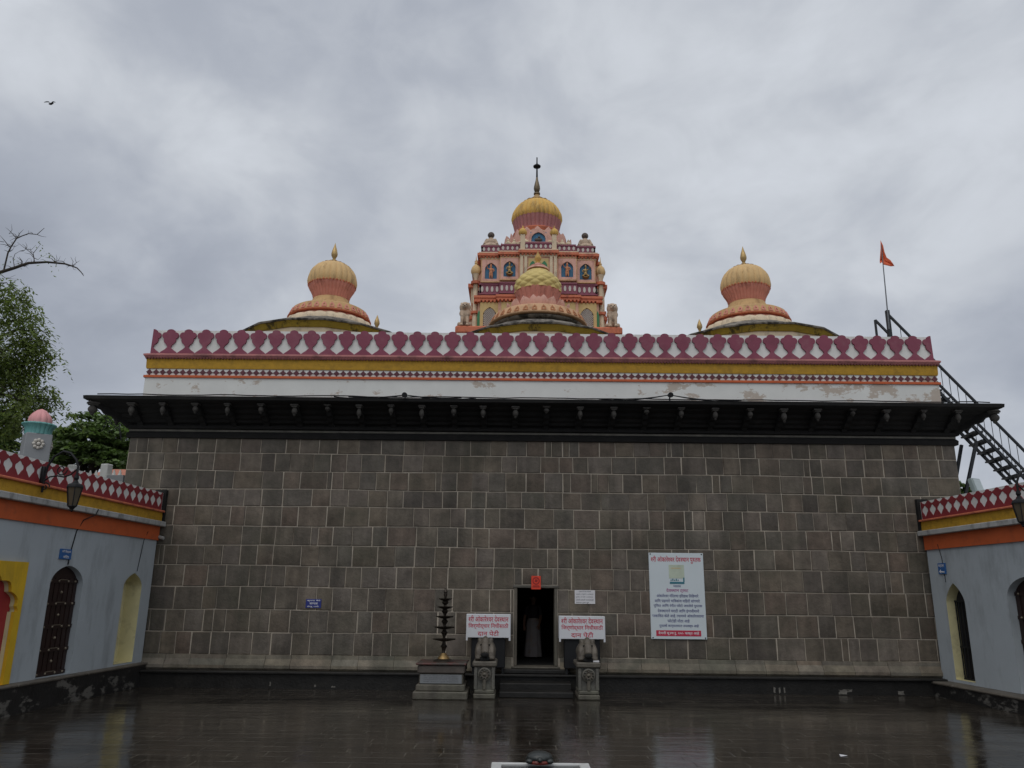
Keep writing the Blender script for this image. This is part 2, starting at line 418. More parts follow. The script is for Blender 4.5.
FLAKY = M('flaked_white_ledge', (.02, .019, .018), .45, .4, 3, .4, 18, dirt=(.17, .16, .14), dirt_amt=.85, dirt_scale=1.5, dirt_streak=.45, dirt_lo=.55, dirt_hi=.60)
WHITE = M('aged_white_paint', (.74, .74, .70), .8, .06, 2, .08, 30, dirt=(.40, .38, .32), dirt_amt=.45, dirt_scale=1.6, dirt_streak=3, dirt_lo=.52, dirt_hi=.75)
WHITEFLAKE = M('flaking_white_plaster', (.74, .74, .70), .8, .06, 2, .1, 30, dirt=(.46, .37, .29), dirt_amt=.8, dirt_scale=1.7, dirt_streak=.6, dirt_lo=.60, dirt_hi=.64, ramp_x=(1, 11, .125))
MAROON = M('maroon_paint', (.235, .055, .09), .75, .15, 2, .15, 40, dirt=(.30, .13, .15), dirt_amt=.6, dirt_scale=2.2, dirt_lo=.5, dirt_hi=.7)
RED = M('red_paint', (.24, .028, .034), .65, .12, 2, .1, 40)
PINKLEDGE = M('pink_ledge', (.50, .20, .19), .75, .15, 4, .2, 40, dirt=(.09, .05, .045), dirt_amt=.7, dirt_scale=2.2, dirt_lo=.5, dirt_hi=.68)
YELLOW = M('ochre_yellow_paint', (.52, .29, .022), .7, .18, 9, .35, 55, dirt=(.18, .10, .015), dirt_amt=.5, dirt_scale=5, dirt_lo=.5, dirt_hi=.75)
YELLOWPLAIN = M('yellow_paint', (.70, .44, .02), .6, .1, 3, .08, dirt=(.40, .25, .03), dirt_amt=.6, dirt_scale=2.5, dirt_streak=3)
ORANGE = M('orange_paint', (.58, .115, .03), .65, .1, 3, .08, 40, dirt=(.30, .07, .03), dirt_amt=.5, dirt_scale=3)
GREYBLUE = M('grey_blue_wall_paint', (.43, .47, .49), .75, .06, 1.2, .12, 30, dirt=(.22, .235, .24), dirt_amt=.8, dirt_scale=1.9, dirt_streak=3.5, dirt_lo=.5, dirt_hi=.75)
GREYLEDGE = M('grey_drip_ledge', (.42, .42, .40), .8, .15, 3, .2, 30, dirt=(.10, .10, .09), dirt_amt=.7, dirt_scale=4, dirt_streak=2, dirt_lo=.52, dirt_hi=.68)
PALEYELLOW = M('pale_yellow_paint', (.66, .60, .34), .75, .1, 3, .1, dirt=(.30, .26, .16), dirt_amt=.5, dirt_scale=3)
DOORBROWN = M('dark_brown_wood', (.022, .009, .007), .5, .3, 4, .2)
REDDOOR = M('crimson_door', (.33, .025, .03), .55, .1, 3, .1)
STUD = M('brass_stud', (.26, .22, .16), .55, .1, 4, 0, metal=.6)
IRON = M('black_iron', (.012, .0125, .014), .65, .3, 6, .1, spec=.3)
STEEL = M('dark_blue_steel_paint', (.010, .013, .018), .5, .15, 4, .05)
BRONZE = M('dark_bronze', (.045, .036, .028), .42, .3, 8, .2, metal=.7)
BRASS = M('dull_brass', (.30, .20, .085), .45, .25, 8, .2, metal=.8)
GOLD = M('gilded_finial', (.50, .34, .14), .45, .2, 5, .1, metal=.5)
DOMEYEL = M('dome_ochre', (.72, .48, .22), .75, .1, 3, .1, dirt=(.17, .11, .06), dirt_amt=.75, dirt_scale=2.6, dirt_streak=2.5, dirt_lo=.53, dirt_hi=.70)
DOMEYEL2 = M('dome_golden_yellow', (.72, .44, .11), .7, .12, 3, .1, dirt=(.17, .11, .06), dirt_amt=.75, dirt_scale=2.6, dirt_streak=2.5, dirt_lo=.53, dirt_hi=.70)
SCALEYEL = M('scaled_dome_yellow', (.66, .51, .18), .7, .1, 3, .1, dirt=(.26, .15, .07), dirt_amt=.5, dirt_scale=3)
PINK = M('salmon_pink_paint', (.68, .27, .20), .75, .12, 4, .1, dirt=(.25, .08, .05), dirt_amt=.8, dirt_scale=3.2, dirt_streak=2, dirt_lo=.50, dirt_hi=.70)
PINKPALE = M('pale_pink_paint', (.74, .42, .33), .75, .1, 4, .1, dirt=(.36, .16, .11), dirt_amt=.8, dirt_scale=3.2, dirt_streak=2, dirt_lo=.50, dirt_hi=.70)
OCHREBAND = M('ochre_band', (.60, .38, .17), .75, .1, 4, .1, dirt=(.28, .14, .06), dirt_amt=.8, dirt_scale=3.2, dirt_streak=2, dirt_lo=.50, dirt_hi=.70)
PEACH = M('peach_band', (.66, .40, .22), .75, .1, 4, .1, dirt=(.28, .14, .07), dirt_amt=.8, dirt_scale=3.2, dirt_streak=2, dirt_lo=.50, dirt_hi=.70)
CREAM = M('cream_paint', (.72, .58, .40), .75, .1, 4, .1, dirt=(.20, .16, .11), dirt_amt=.6, dirt_scale=3, dirt_streak=2)
MOSS = M('mossy_roof', (.27, .24, .20), .9, .3, 4, .5, 12, dirt=(.025, .022, .016), dirt_amt=.95, dirt_scale=3.0, dirt_lo=.44, dirt_hi=.58)
MOSSYEL = M('stained_yellow_eave', (.40, .27, .03), .8, .2, 4, .3, 20, dirt=(.04, .032, .012), dirt_amt=.9, dirt_scale=3, dirt_streak=2, dirt_lo=.52, dirt_hi=.62)
TERRA = M('orange_red_cornice', (.62, .18, .09), .7, .12, 4, .1, dirt=(.22, .06, .04), dirt_amt=.8, dirt_scale=3.2, dirt_streak=2, dirt_lo=.50, dirt_hi=.70)
TOWERWALL = M('tower_peach_wall', (.72, .42, .30), .75, .1, 4, .1, dirt=(.34, .18, .12), dirt_amt=.8, dirt_scale=3.2, dirt_streak=2, dirt_lo=.50, dirt_hi=.70)
PANELYEL = M('panel_yellow', (.62, .46, .20), .75, .1, 4, .1)
MAUVE = M('mauve_balustrade', (.27, .085, .12), .75, .1, 4, .1, dirt=(.16, .07, .08), dirt_amt=.5, dirt_scale=4)
NICHEBLUE = M('niche_blue', (.045, .17, .30), .6, .15, 4, .05)
GREEN = M('green_paint', (.05, .22, .10), .7, .1, 4, .05)
SKINRED = M('figure_orange', (.55, .22, .10), .6, .1, 6, .05)
STATUE = M('weathered_cream_statue', (.56, .42, .30), .75, .2, 6, .2, dirt=(.12, .09, .07), dirt_amt=.7, dirt_scale=4, dirt_lo=.48, dirt_hi=.66)
STATUEDARK = M('statue_dark_head', (.10, .075, .06), .7, .2, 6, .1)
LATTICE = M('lattice_white', (.60, .56, .50), .75, .1, 4, .05)
SHADEBLACK = M('recess_shade_black', (.02, .018, .018), .9, .2, 4, 0)  # black that paints the shade of unlit depth on flat panels
INTERIOR = M('near_black_interior', (.012, .011, .010), .9, .2, 3, .1)  # one near-black colour for the room's floor, walls and ceiling
SIGNWHITE = M('white_sign_face', (.66, .67, .69), .5, .03, 2, 0, dirt=(.5, .48, .44), dirt_amt=.35, dirt_scale=2, dirt_streak=3)
BOARDWHITE = M('board_white', (.62, .68, .70), .5, .03, 2, 0)
INKRED = M('red_lettering', (.52, .02, .06), .6, .08, 8, 0)
INKBLUE = M('blue_lettering', (.10, .11, .25), .6, .1, 8, 0)
INKMAG = M('magenta_lettering', (.36, .05, .22), .6, .1, 8, 0)
INKGREY = M('grey_lettering', (.09, .09, .11), .6, .1, 8, 0)
INKWHITE = M('white_lettering', (.78, .78, .8), .6, .05, 8, 0)
SIGNBLUE = M('blue_enamel', (.018, .03, .20), .4, .06, 3, 0)
SIGNBLUE2 = M('blue_plate', (.03, .12, .33), .4, .06, 3, 0)
PAPER = M('white_paper', (.66, .65, .66), .8, .04, 3, .03)
VERMILION = M('vermilion_print', (.72, .055, .02), .6, .08, 5, 0)
BARK = M('bark', (.045, .036, .028), .9, .3, 6, .4, 20)
LEAF = M('leaf_green', (.135, .175, .055), .6, .2, 1.2, 0, island=.5)
LEAFDARK = M('dark_leaf_green', (.105, .16, .05), .6, .3, .25, 0, island=.55)
GREYBLOCK = M('grey_render', (.30, .31, .32), .85, .08, 3, .1)
TEAL = M('teal_paint', (.15, .38, .36), .7, .1, 4, .1)
LOTUSPINK = M('lotus_pink', (.74, .34, .34), .7, .1, 4, .1)
SAFFRON = M('saffron_flag_cloth', (.78, .15, .06), .8, .1, 4, .05)
GLASS = M('dusty_lantern_glass', (.10, .082, .055), .25, .2, 5, 0)
CLOTHGREY = M('pale_sari_cloth', (.36, .32, .31), .85, .1, 5, .05, dirt=(.35, .2, .05), dirt_amt=.5, dirt_scale=5)
CLOTHDARK = M('dark_blouse_cloth', (.03, .022, .025), .85, .1, 5, .05)
SKIN = M('brown_skin', (.22, .11, .07), .6, .05, 5, 0)
HAIR = M('black_hair', (.01, .009, .008), .5, .1, 5, 0)
ROOFORANGE = M('faded_orange_roof', (.50, .19, .12), .7, .1, 4, .1)
MARBLE = M('white_marble', (.62, .62, .60), .3, .08, 3, .03, dirt=(.25, .22, .18), dirt_amt=.5, dirt_scale=4)
REDSTONE = M('vermilion_smeared_stone', (.18, .028, .018), .4, .3, 6, .3)
PLAQUE = M('grey_marble_plaque', (.20, .21, .215), .5, .08, 4, .05)
GROUND = M('ground_soil', (.07, .06, .045), .9, .2, .2, .2)

def translucent(m, amt, tint):
    nt = m.node_tree; N = nt.nodes; L = nt.links; b = N['Principled BSDF']; out = [n for n in N if n.type == 'OUTPUT_MATERIAL'][0]
    t = N.new('ShaderNodeBsdfTranslucent'); mix = N.new('ShaderNodeMixShader'); mix.inputs[0].default_value = amt
    src = b.inputs['Base Color'].links[0].from_socket; g_ = N.new('ShaderNodeVectorMath'); g_.operation = 'MULTIPLY'; g_.inputs[1].default_value = tint
    L.new(src, g_.inputs[0]); L.new(g_.outputs[0], t.inputs[0]); L.new(b.outputs[0], mix.inputs[1]); L.new(t.outputs[0], mix.inputs[2]); L.new(mix.outputs[0], out.inputs[0])
translucent(LEAF, .45, (1.5, 1.6, 1.0)); translucent(LEAFDARK, .35, (1.2, 1.3, .9))

# ------------------------------------------------------------------ the setting
g = MB(); g.add([(-400, -300, -.06), (400, -300, -.06), (400, 900, -.06), (-400, 900, -.06)], [(0, 1, 2, 3)])
tag(g.build('ground', GROUND, None, 0), None, None, None, 'structure')
g = MB(); g.add([(-12, -12, 0), (12, -12, 0), (12, 19.2, 0), (-12, 19.2, 0)], [(0, 1, 2, 3)])
tag(g.build('courtyard_floor', floor_mat(), None, 0), None, None, None, 'structure')

# ------------------------------------------------------------------ the stone hall
XL, XR, YW = -9.50, 10.74, 19.0
hall = thing('stone_temple_hall', 'long dark basalt block hall with a low doorway and a red and white parapet', 'temple', (.6, YW, 0))
DX0, DX1, DZ0, DZ1 = .065, .93, .50, 2.235       # door opening

def wall_blocks(mb, u0, u1, courses, mp, gaps=()):
    """courses of dressed blocks, each with its own width, setting and chamfer"""
    for ci in range(len(courses) - 1):
        za, zb = courses[ci], courses[ci + 1]
        x = u0; xs = [u0]
        while x < u1 - .9:
            x += random.choice((random.uniform(.33, .44), random.uniform(.38, .50), random.uniform(.40, .52), random.uniform(.50, .70)))
            xs.append(x)
        k = (u1 - x); xs += ([x + k / 2, u1] if k > .8 else [u1])
        ph = random.random() * 9
        wav = lambda q, i: .032 * mnoise.noise((q * .35, i * 7.3, 1.7)) + .006 * mnoise.noise((q * 1.7, i * 3.1, 4.7))
        for i in range(len(xs) - 1):
            spans = [(xs[i], xs[i + 1], za, zb)]
            for (ga, gb, gz0, gz1) in gaps:
                ns = []
                for (a, b, c, d) in spans:
                    if b <= ga or a >= gb or d <= gz0 or c >= gz1: ns.append((a, b, c, d)); continue
                    if a < ga - .06: ns.append((a, ga, c, d))
                    if b > gb + .06: ns.append((gb, b, c, d))
                    if d > gz1 + .06: ns.append((max(a, ga), min(b, gb), gz1, d))
                spans = ns
            for (a, b, c, d) in spans:
                if random.random() < .055 and b - a > .38: # a block made up of two
                    q = a + (b - a) * random.uniform(.25, .45); pieces = [(a, q, c, d), (q, b, c, d)]
                else: pieces = [(a, b, c, d)]
                for (a2, b2, c2, d2) in pieces:
                    h = .0075 + random.random() * .0045; out = .010 + random.random() * .012; t = .012
                    z00 = c2 + wav(a2, ci) + h; z10 = c2 + wav(b2, ci) + h; z01 = d2 + wav(a2, ci + 1) - h; z11 = d2 + wav(b2, ci + 1) - h
                    j1, j2 = random.uniform(-.006, .006), random.uniform(-.006, .006)
                    pa, pb = a2 + h + j1, b2 - h + j2
                    tl = random.uniform(-.028, .028); tr = random.uniform(-.028, .028)
                    back = [(pa, .012, z00), (pb, .012, z10), (pb + tr * .3, .012, z11), (pa + tl * .3, .012, z01)]
                    mid = [(p[0], -out * .45, p[2]) for p in back]
                    fr = [(pa + t, -out, z00 + t), (pb - t, -out + random.uniform(-.004, .004), z10 + t), (pb - t + tr * .3, -out, z11 - t), (pa + t + tl * .3, -out, z01 - t)]
                    fs = [(8, 9, 10, 11)]
                    for q in range(4):
                        r = (q + 1) % 4; fs += [(q, r, 4 + r, 4 + q), (4 + q, 4 + r, 8 + r, 8 + q)]
                    mb.add([mp(*p) for p in back + mid + fr], fs)

COURSES = [.69, 1.19, 1.68, 2.20, 2.68, 3.15, 3.61, 4.06, 4.48, 4.92, 5.35, 5.74]
b = MB()
wall_blocks(b, XL, XR, COURSES, lambda u, n, z: (u, YW + n, z), [(DX0 - .075, DX1 + .075, .3, DZ1 + .075)])
wall_blocks(b, .05, 8, COURSES, lambda u, n, z: (XL + n, YW + u, z))
wall_blocks(b, .05, 8, COURSES, lambda u, n, z: (XR - n, YW + u, z))
blocks = b.build('stone_blocks', STONE, hall, 30)
w = MB()
w.box(XL, YW, 0, DX0 - .02, YW + .5, 6.6); w.box(DX1 + .02, YW, 0, XR, YW + .5, 6.6)
w.box(DX0 - .02, YW, 0, DX1 + .02, YW + .5, DZ0 - .01); w.box(DX0 - .02, YW, DZ1 + .02, DX1 + .02, YW + .5, 6.6)
w.box(XL, YW + .5, 0, XL + .5, 40, 6.6); w.box(XR - .5, YW + .5, 0, XR, 40, 6.6); w.box(XL + .5, 39.5, 0, XR - .5, 40, 6.6)
w.build('mortar_wall', MORTAR, hall, 0)
w = MB(); w.box(XL + .3, YW + .45, 7.0, XR - .3, 39, 7.2); w.build('roof_deck', MOSS, hall, 0)
# dark room behind the doorway
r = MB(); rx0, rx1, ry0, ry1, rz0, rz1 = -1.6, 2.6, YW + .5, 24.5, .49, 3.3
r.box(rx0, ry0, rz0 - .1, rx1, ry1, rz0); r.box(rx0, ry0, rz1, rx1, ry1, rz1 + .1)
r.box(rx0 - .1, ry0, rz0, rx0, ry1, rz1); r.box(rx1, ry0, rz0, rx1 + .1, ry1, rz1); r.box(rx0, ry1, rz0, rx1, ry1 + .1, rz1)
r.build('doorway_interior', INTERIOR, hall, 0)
# door surround
d = MB()
for a, c in ((DX0 - .07, DX0), (DX1, DX1 + .07)): d.bevbox(a, YW - .03, DZ0, c, YW + .45, DZ1, .012)
d.bevbox(DX0 - .10, YW - .045, DZ1, DX1 + .10, YW + .45, DZ1 + .065, .012)
df = d.build('door_frame', stone_mat('door_frame_stone', (.115, .105, .09), .1, .1), hall, 30)
d = MB(); d.bevbox(DX0 - .12, YW - .11, DZ0 - .04, DX1 + .12, YW + .4, DZ0, .01)
d.build('threshold', CARVED, hall, 30)
d = MB(); d.bevbox(DX0 - .30, YW - .30, .362, DX1 + .34, YW - .02, DZ0 - .042, .02); d.build('door_step', WETSTONE, hall, 30)
# plinth moulding and the wet step at the foot of the wall
p = MB(); xs = [XL]; x = XL
while x < XR - 1.1: x += random.uniform(.55, .95); xs.append(x)
xs.append(XR)
xs = sorted([q for q in xs if not DX0 - .35 < q < DX1 + .35] + [DX0 - .12, DX1 + .12])
for a, c in zip(xs[:-1], xs[1:]):
    if a == DX0 - .12: p.build('plinth_moulding', PLINTH, hall, 20); p = MB(); continue
    prof = [(0, .692), (.035, .685), (.05, .60), (.115, .52), (.14, .47), (.14, .405), (.10, .362)]; e = random.uniform(-.006, .006)
    vs = [(a + .004, YW - o - (e if o else 0), z) for o, z in prof] + [(c - .004, YW - o - (e if o else 0), z) for o, z in prof]; n = len(prof)
    p.add(vs, [(i, i + 1, n + i + 1, n + i) for i in range(n - 1)] + [tuple(range(n)), tuple(range(n, 2 * n))[::-1]])
p.build('plinth_moulding', PLINTH, hall, 20)
p = MB(); p.box(-8.5, 18.66, 0, 9.65, YW, .31); p.bevbox(-8.5, 18.58, .31, 9.65, YW - .002, .362, .012)
st = p.build('plinth_step', WETSTONE, hall, 30)
p = MB()
for (px, py, wpx, hpx) in ((775, 693, 2.5, 7), (780, 693, 2, 6), (785, 693, 2, 7), (844, 695, 11, 5), (850, 691, 6, 3), (902, 697, 7, 4), (270, 684, 1.5, 5), (315, 686, 2, 3), (333, 687, 5, 2)):
    c = at(px, py, 18.64); ww = wpx * .0237; hh = hpx * .0237
    pts = [(ww / 2 * max(-.8, min(.8, 1.3 * cos(t))) * random.uniform(.6, 1.2), hh / 2 * max(-.8, min(.8, 1.3 * sin(t))) * random.uniform(.6, 1.2)) for t in [2 * pi * i / 13 for i in range(13)]]
    z = min(max(c.z, hh / 2 + .01), .30 - hh / 2)
    add_plate(p, [pts], [], .006, lambda u, v, q: (c.x + u, 18.655 + q, z + v))
p.build('flaked_plaster', M('dull_lime_flake', (.17, .16, .14), .9, .4, 14, .2), st, 0)

# cornice moulding under the eave, and the eave with its brackets
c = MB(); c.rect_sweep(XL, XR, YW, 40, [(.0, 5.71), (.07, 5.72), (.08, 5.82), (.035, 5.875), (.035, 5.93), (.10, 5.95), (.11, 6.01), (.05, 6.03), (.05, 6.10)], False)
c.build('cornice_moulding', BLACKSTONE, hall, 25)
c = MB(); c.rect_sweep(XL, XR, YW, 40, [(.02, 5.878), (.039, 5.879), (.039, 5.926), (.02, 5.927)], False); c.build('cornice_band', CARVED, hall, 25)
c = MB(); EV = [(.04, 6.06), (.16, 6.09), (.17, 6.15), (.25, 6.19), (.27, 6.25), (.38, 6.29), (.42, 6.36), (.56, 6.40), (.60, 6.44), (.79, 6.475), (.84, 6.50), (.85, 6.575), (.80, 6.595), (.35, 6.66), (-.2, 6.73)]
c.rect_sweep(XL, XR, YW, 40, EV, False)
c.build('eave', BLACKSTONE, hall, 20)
def bracket(loc, ang):
    """a curved stone strut under the eave with a hanging bud"""
    mb = MB(); prof = [(.0, 6.00), (.10, 5.99), (.17, 6.07), (.27, 6.10), (.34, 6.18), (.46, 6.21), (.52, 6.30), (.62, 6.33), (.70, 6.40), (.70, 6.49), (.40, 6.44), (.2, 6.33), (.0, 6.15)]
    pts = [(-o, z) for o, z in prof]
    add_plate(mb, [pts], [], .13, lambda u, v, q: (loc[0] + q, loc[1] + u, v))
    o = mb.build('bracket', BLACKSTONE, hall, 25, (loc[0], loc[1], 6.2))
    k = MB(); cx, cy = loc[0], loc[1] - .655
    k.bevbox(cx - .105, cy - .085, 6.40, cx + .105, cy + .085, 6.445, .008); k.bevbox(cx - .075, cy - .07, 6.365, cx + .075, cy + .07, 6.40, .006)
    k.lathe((cx, cy, 0), [(.04, 6.365), (.05, 6.34), (.062, 6.32), (.075, 6.28), (.07, 6.235), (.05, 6.20), (.03, 6.18), (.036, 6.165), (.022, 6.14), (.002, 6.125)], 14)
    k.build('pendant_bud', PENDANT, o, 40)
    return o
BR_PX = [131.5, 163, 196, 227.6, 261, 295, 327.4, 359, 391, 422, 453, 483.6, 515, 547, 579.5, 613, 647, 680.6, 715, 749.4, 783.7, 817.7, 851.5, 886, 922, 956]
proto_b = None
for i, px in enumerate(BR_PX):
    x = at(px, 409, YW - .655).x
    if proto_b is None: proto_b = bracket((x, YW), 0); bx0 = x; continue
    o = copy_tree(proto_b, hall); o.location.x += x - bx0; o.scale = (random.uniform(.9, 1.1), 1, random.uniform(.97, 1.03))
    o.rotation_euler.z = random.uniform(-.03, .03)
    for ch in o.children:
        kz = random.choice((.55, .8, .95, 1.0, 1.08)); ch.scale = (random.uniform(.72, .95), 1, kz); ch.location.z += (6.445 - 6.2) * (1 - kz)
base_loc = Vector(proto_b.location)
for i in range(7):
    for s in (-1, 1):
        o = copy_tree(proto_b, hall); X = XR if s > 0 else XL
        o.location = (X - hall.location.x, .5 + i * .85, base_loc.z); o.rotation_euler.z = pi / 2 * s
for s in (-1, 1):
    o = copy_tree(proto_b, hall); o.location = ((XR if s > 0 else XL) - hall.location.x, 0, base_loc.z); o.rotation_euler.z = s * pi / 4; o.scale = (1, 1.45, 1.03)

# parapet stack
PX0, PX1, PY = -9.44, 10.68, 19.2
sw = lambda prof, name, mat, sm=25: MB().rect_sweep(PX0, PX1, PY, 39.5, prof, False).build(name, mat, hall, sm)
sw([(.04, 6.60), (.04, 6.80), (-.1, 6.80)], 'base_line', PINKLEDGE)
sw([(.0, 6.75), (.0, 7.315), (-.2, 7.315)], 'white_band', WHITEFLAKE)
sw([(-.1, 7.315), (.035, 7.317), (.035, 7.375), (-.1, 7.378)], 'orange_line', ORANGE)
sw([(-.02, 7.35), (-.02, 7.56)], 'diamond_frieze_ground', WHITEFLAKE)
f = MB()
nd_ = 118
for i in range(nd_):
    x = PX0 + (PX1 - PX0) * (i + .5) / nd_; rr = .084; h = .084
    k = .42
    pts = [(0, h), (rr * k, h * k), (rr, 0), (rr * k, -h * k), (0, -h), (-rr * k, -h * k), (-rr, 0), (-rr * k, h * k)]
    add_plate(f, [pts], [], .03, lambda u, v, q: (x + u, PY + .015 - q * .8 - .004, 7.465 + v))
f.build('diamond_frieze', M('dark_maroon_diamond', (.12, .035, .045), .75, .4, 6, .2), hall, 0)
sw([(-.03, 7.555), (.0, 7.558), (.01, 7.60), (.015, 7.76), (.025, 7.82), (-.1, 7.825)], 'yellow_cornice', YELLOW)
y_ = MB()
sw([(-.1, 7.826), (.045, 7.828), (.06, 7.86), (.085, 7.89), (.085, 7.925), (.02, 7.955), (-.2, 7.96)], 'pink_ledge', PINKLEDGE)
f = MB(); n_ = 260
for i in range(n_):
    x = PX0 - .04 + (PX1 - PX0 + .08) * (i + .5) / n_; f.box(x - .022, PY - .068, 7.80, x + .022, PY - .03, 7.845)
f.build('ledge_dentils', M('dark_maroon_dentil', (.16, .05, .045), .8, .3, 4, .2), hall, 0)
sw([(-.045, 7.95), (-.06, 8.60), (-.22, 8.60), (-.22, 7.9)], 'parapet_wall', WHITE)

def clover(pd, h, dense=False):
    """half outline then mirrored: clover head on a narrow neck that flares into a wide foot"""
    P = []; hw = pd / 2
    key = [(1.0, .0), (.992, .09), (.97, .165), (.94, .21), (.905, .225), (.882, .208), (.872, .245), (.866, .33), (.845, .40), (.80, .45), (.74, .468), (.68, .452), (.635, .405), (.612, .338), (.59, .33), (.555, .345), (.51, .335), (.45, .305), (.40, .235), (.355, .165), (.31, .12), (.27, .095), (.235, .11), (.20, .165), (.165, .215), (.135, .27), (.10, .345), (.06, .42), (.015, .49), (0, .5)] if not dense else \
          [(1, 0), (.985, .11), (.95, .19), (.905, .23), (.885, .29), (.865, .40), (.83, .475), (.79, .497), (.76, .48), (.73, .40), (.69, .34), (.65, .29), (.625, .225), (.59, .15), (.55, .115), (.50, .105), (.45, .115), (.41, .15), (.375, .225), (.34, .27), (.29, .32), (.24, .38), (.19, .45), (.14, .497), (0, .498)]
    R = [(x * pd, y * h) for y, x in key]
    return R
def clover_frieze(mb, u0, n, pd, z0, h, thick, mp, dense=False):
    R = clover(pd, h, dense)
    for i in range(n + 1):
        c = u0 + i * pd
        right = [(c + x, z0 + y) for x, y in R]; left = [(c - x, z0 + y) for x, y in R]
        if i == 0: poly = right + [(c, z0)]
        elif i == n: poly = left + [(c, z0)]
        else: poly = right + left[::-1][:-1]
        add_plate(mb, [poly], [], thick, mp)
f = MB(); NC = 44; pd = (PX1 - PX0 - .09) / NC
clover_frieze(f, PX0 + .045, NC, pd, 7.965, .655, .045, lambda u, v, q: (u, PY + .045 + (v - 7.965) * .023 - .023 - q, v))
f.build('clover_frieze', MAROON, hall, 30)

# ------------------------------------------------------------------ side wings with painted parapets
def wing(C, dirv, nrm, label, base, dz, openings, frame=None, ext=17, depth=3.2, ledge=.2, sgn=1):
    d = Vector((*dirv, 0)).normalized(); n = Vector((*nrm, 0)).normalized(); C = Vector((*C, 0))
    mp = lambda s, q, z: tuple(C + d * s + n * q + Vector((0, 0, z)))
    root = thing('painted_side_wing', label, 'building', C)
    T = .4
    mb = MB(); outer = [(0, base), (ext, base), (ext, 3.26 + dz), (0, 3.26 + dz)]
    add_plate(mb, [outer], [o['poly'] for o in openings], T, lambda u, v, q: mp(u, q - T / 2, v))
    mb.box(0, -depth, 0, ext, -T - .3, 3.4 + dz, mp) ; mb.box(0, -T - .3, 0, .02, -T, 3.4 + dz, mp)
    mb.build('wall', GREYBLUE, root, 20)
    mb = MB(); mb.box(-.02, -depth, 3.40 + dz, ext, .0, 3.93 + dz, mp); mb.build('roof', GREYLEDGE, root, 0)
    mb = MB(); mb.box(-.015, -.2, 3.235 + dz, ext, .035, 3.555 + dz, mp); mb.build('orange_band', ORANGE, root, 0)
    mb = MB(); mb.bevbox(-.06, -.2, 3.557 + dz, ext, .15, 3.672 + dz, .012, mp); mb.build('drip_ledge', GREYLEDGE, root, 30)
    mb = MB(); mb.box(-.0, -.2, 3.674 + dz, ext, .06, 3.885 + dz, mp); mb.build('yellow_cornice', YELLOWPLAIN if False else YELLOW, root, 0)
    mb = MB(); mb.bevbox(.0, -.2, 3.887 + dz, ext, .12, 3.93 + dz, .01, mp); mb.build('coping', TERRA, root, 30)
    mb = MB(); mb.box(.0, -.16, 3.93 + dz, ext, .02, 4.355 + dz, mp); mb.build('parapet_wall', WHITE, root, 0)
    mb = MB(); npd = int(ext / .302)
    clover_frieze(mb, .03, npd, .302, 3.932 + dz, .425, .010, lambda u, v, q: mp(u, .0255 + q, v), True)
    mb.build('clover_frieze', RED, root, 30)
    mb = MB(); mb.box(-.13, -.18, 3.66 + dz, -.002, .09, 4.43 + dz, mp); mb.build('end_post', BLACKSTONE, root, 0)
    # ledge at the foot
    mb = MB(); mb.box(-.0, -.1, 0, ext, ledge - .03, base - .06, mp); lb = mb.build('foot_ledge', FLAKY, root, 0)
    mb = MB(); s = 0
    while s < ext - .2:
        e = min(s + random.uniform(.8, 1.6), ext); mb.bevbox(s + .004, -.1, base - .058, e - .004, ledge + random.uniform(-.01, .015), base + random.uniform(-.004, .004), .02, mp); s = e
    mb.build('ledge_slab', LEDGETOP, root, 30)
    for o in openings:
        s0, s1 = o['s']; dp = o['depth']; z0 = base; z1 = o['top']
        mb = MB(); mb.cur = 0
        if o['type'] == 'niche':
            mb.box(s0 - .05, -dp - .05, z0 + .001, s1 + .05, -dp, z1 + .1, mp); rv = arch_reveal(mb, o['poly'], -dp, -.003, mp, .004)
            mb.build('niche', PALEYELLOW, root, 30)
        else:
            q = MB(); arch_reveal(q, o['poly'], -dp, -.003, mp, .003); q.build('door_reveal', o.get('reveal', GREYBLUE), root, 30)
            mb.box(s0 - .05, -dp - .06, z0 + .001, s1 + .05, -dp, z1 + .1, mp)
            door = mb.build('door', o['mat'], root, 0)
            if o['type'] == 'plank':
                pl = MB(); zt = o['spring']; wv = (s1 - s0)
                for k in range(5):
                    zz = z0 + .06 + (zt - z0 - .02) * k / 4; pl.box(s0 + .02, -dp, zz - .035, s1 - .02, -dp + .03, zz + .035, mp)
                for k in range(7):
                    ss = s0 + wv * (k + .5) / 7; pl.box(ss - .055, -dp + .001, z0 + .02, ss + .055, -dp + .014, zt + .1, mp)
                pl.build('planks', o['mat'], door, 0)
                sd = MB()
                for k in range(5):
                    zz = z0 + .06 + (zt - z0 - .02) * k / 4
                    for fr in (.12, .34, .62, .86): sd.ell(mp(s0 + wv * fr, -dp + .035, zz), (.022, .022, .022), 8, 6)
                    sd.box(s0 + wv * .36, -dp + .030, zz + .022, s0 + wv * .60, -dp + .034, zz + .034, mp)
                    if k < 4: sd.ell(mp(s0 + wv * .48, -dp + .02, zz + (zt - z0) / 8), (.028, .028, .028), 8, 6)
                sd.build('studs', STUD, door, 40)
            if o['type'] == 'gate':
                gt = MB()
                for k in range(6):
                    ss = s0 + .04 + (s1 - s0 - .08) * k / 5; gt.tube([mp(ss, -dp + .05, z0 + .02), mp(ss, -dp + .05, o['spring'])], .017, 6)
                for zz in (z0 + .08, z0 + .75, o['spring']): gt.box(s0 + .02, -dp + .035, zz - .02, s1 - .02, -dp + .065, zz + .02, mp)
                gt.build('barred_gate', IRON, root, 40)
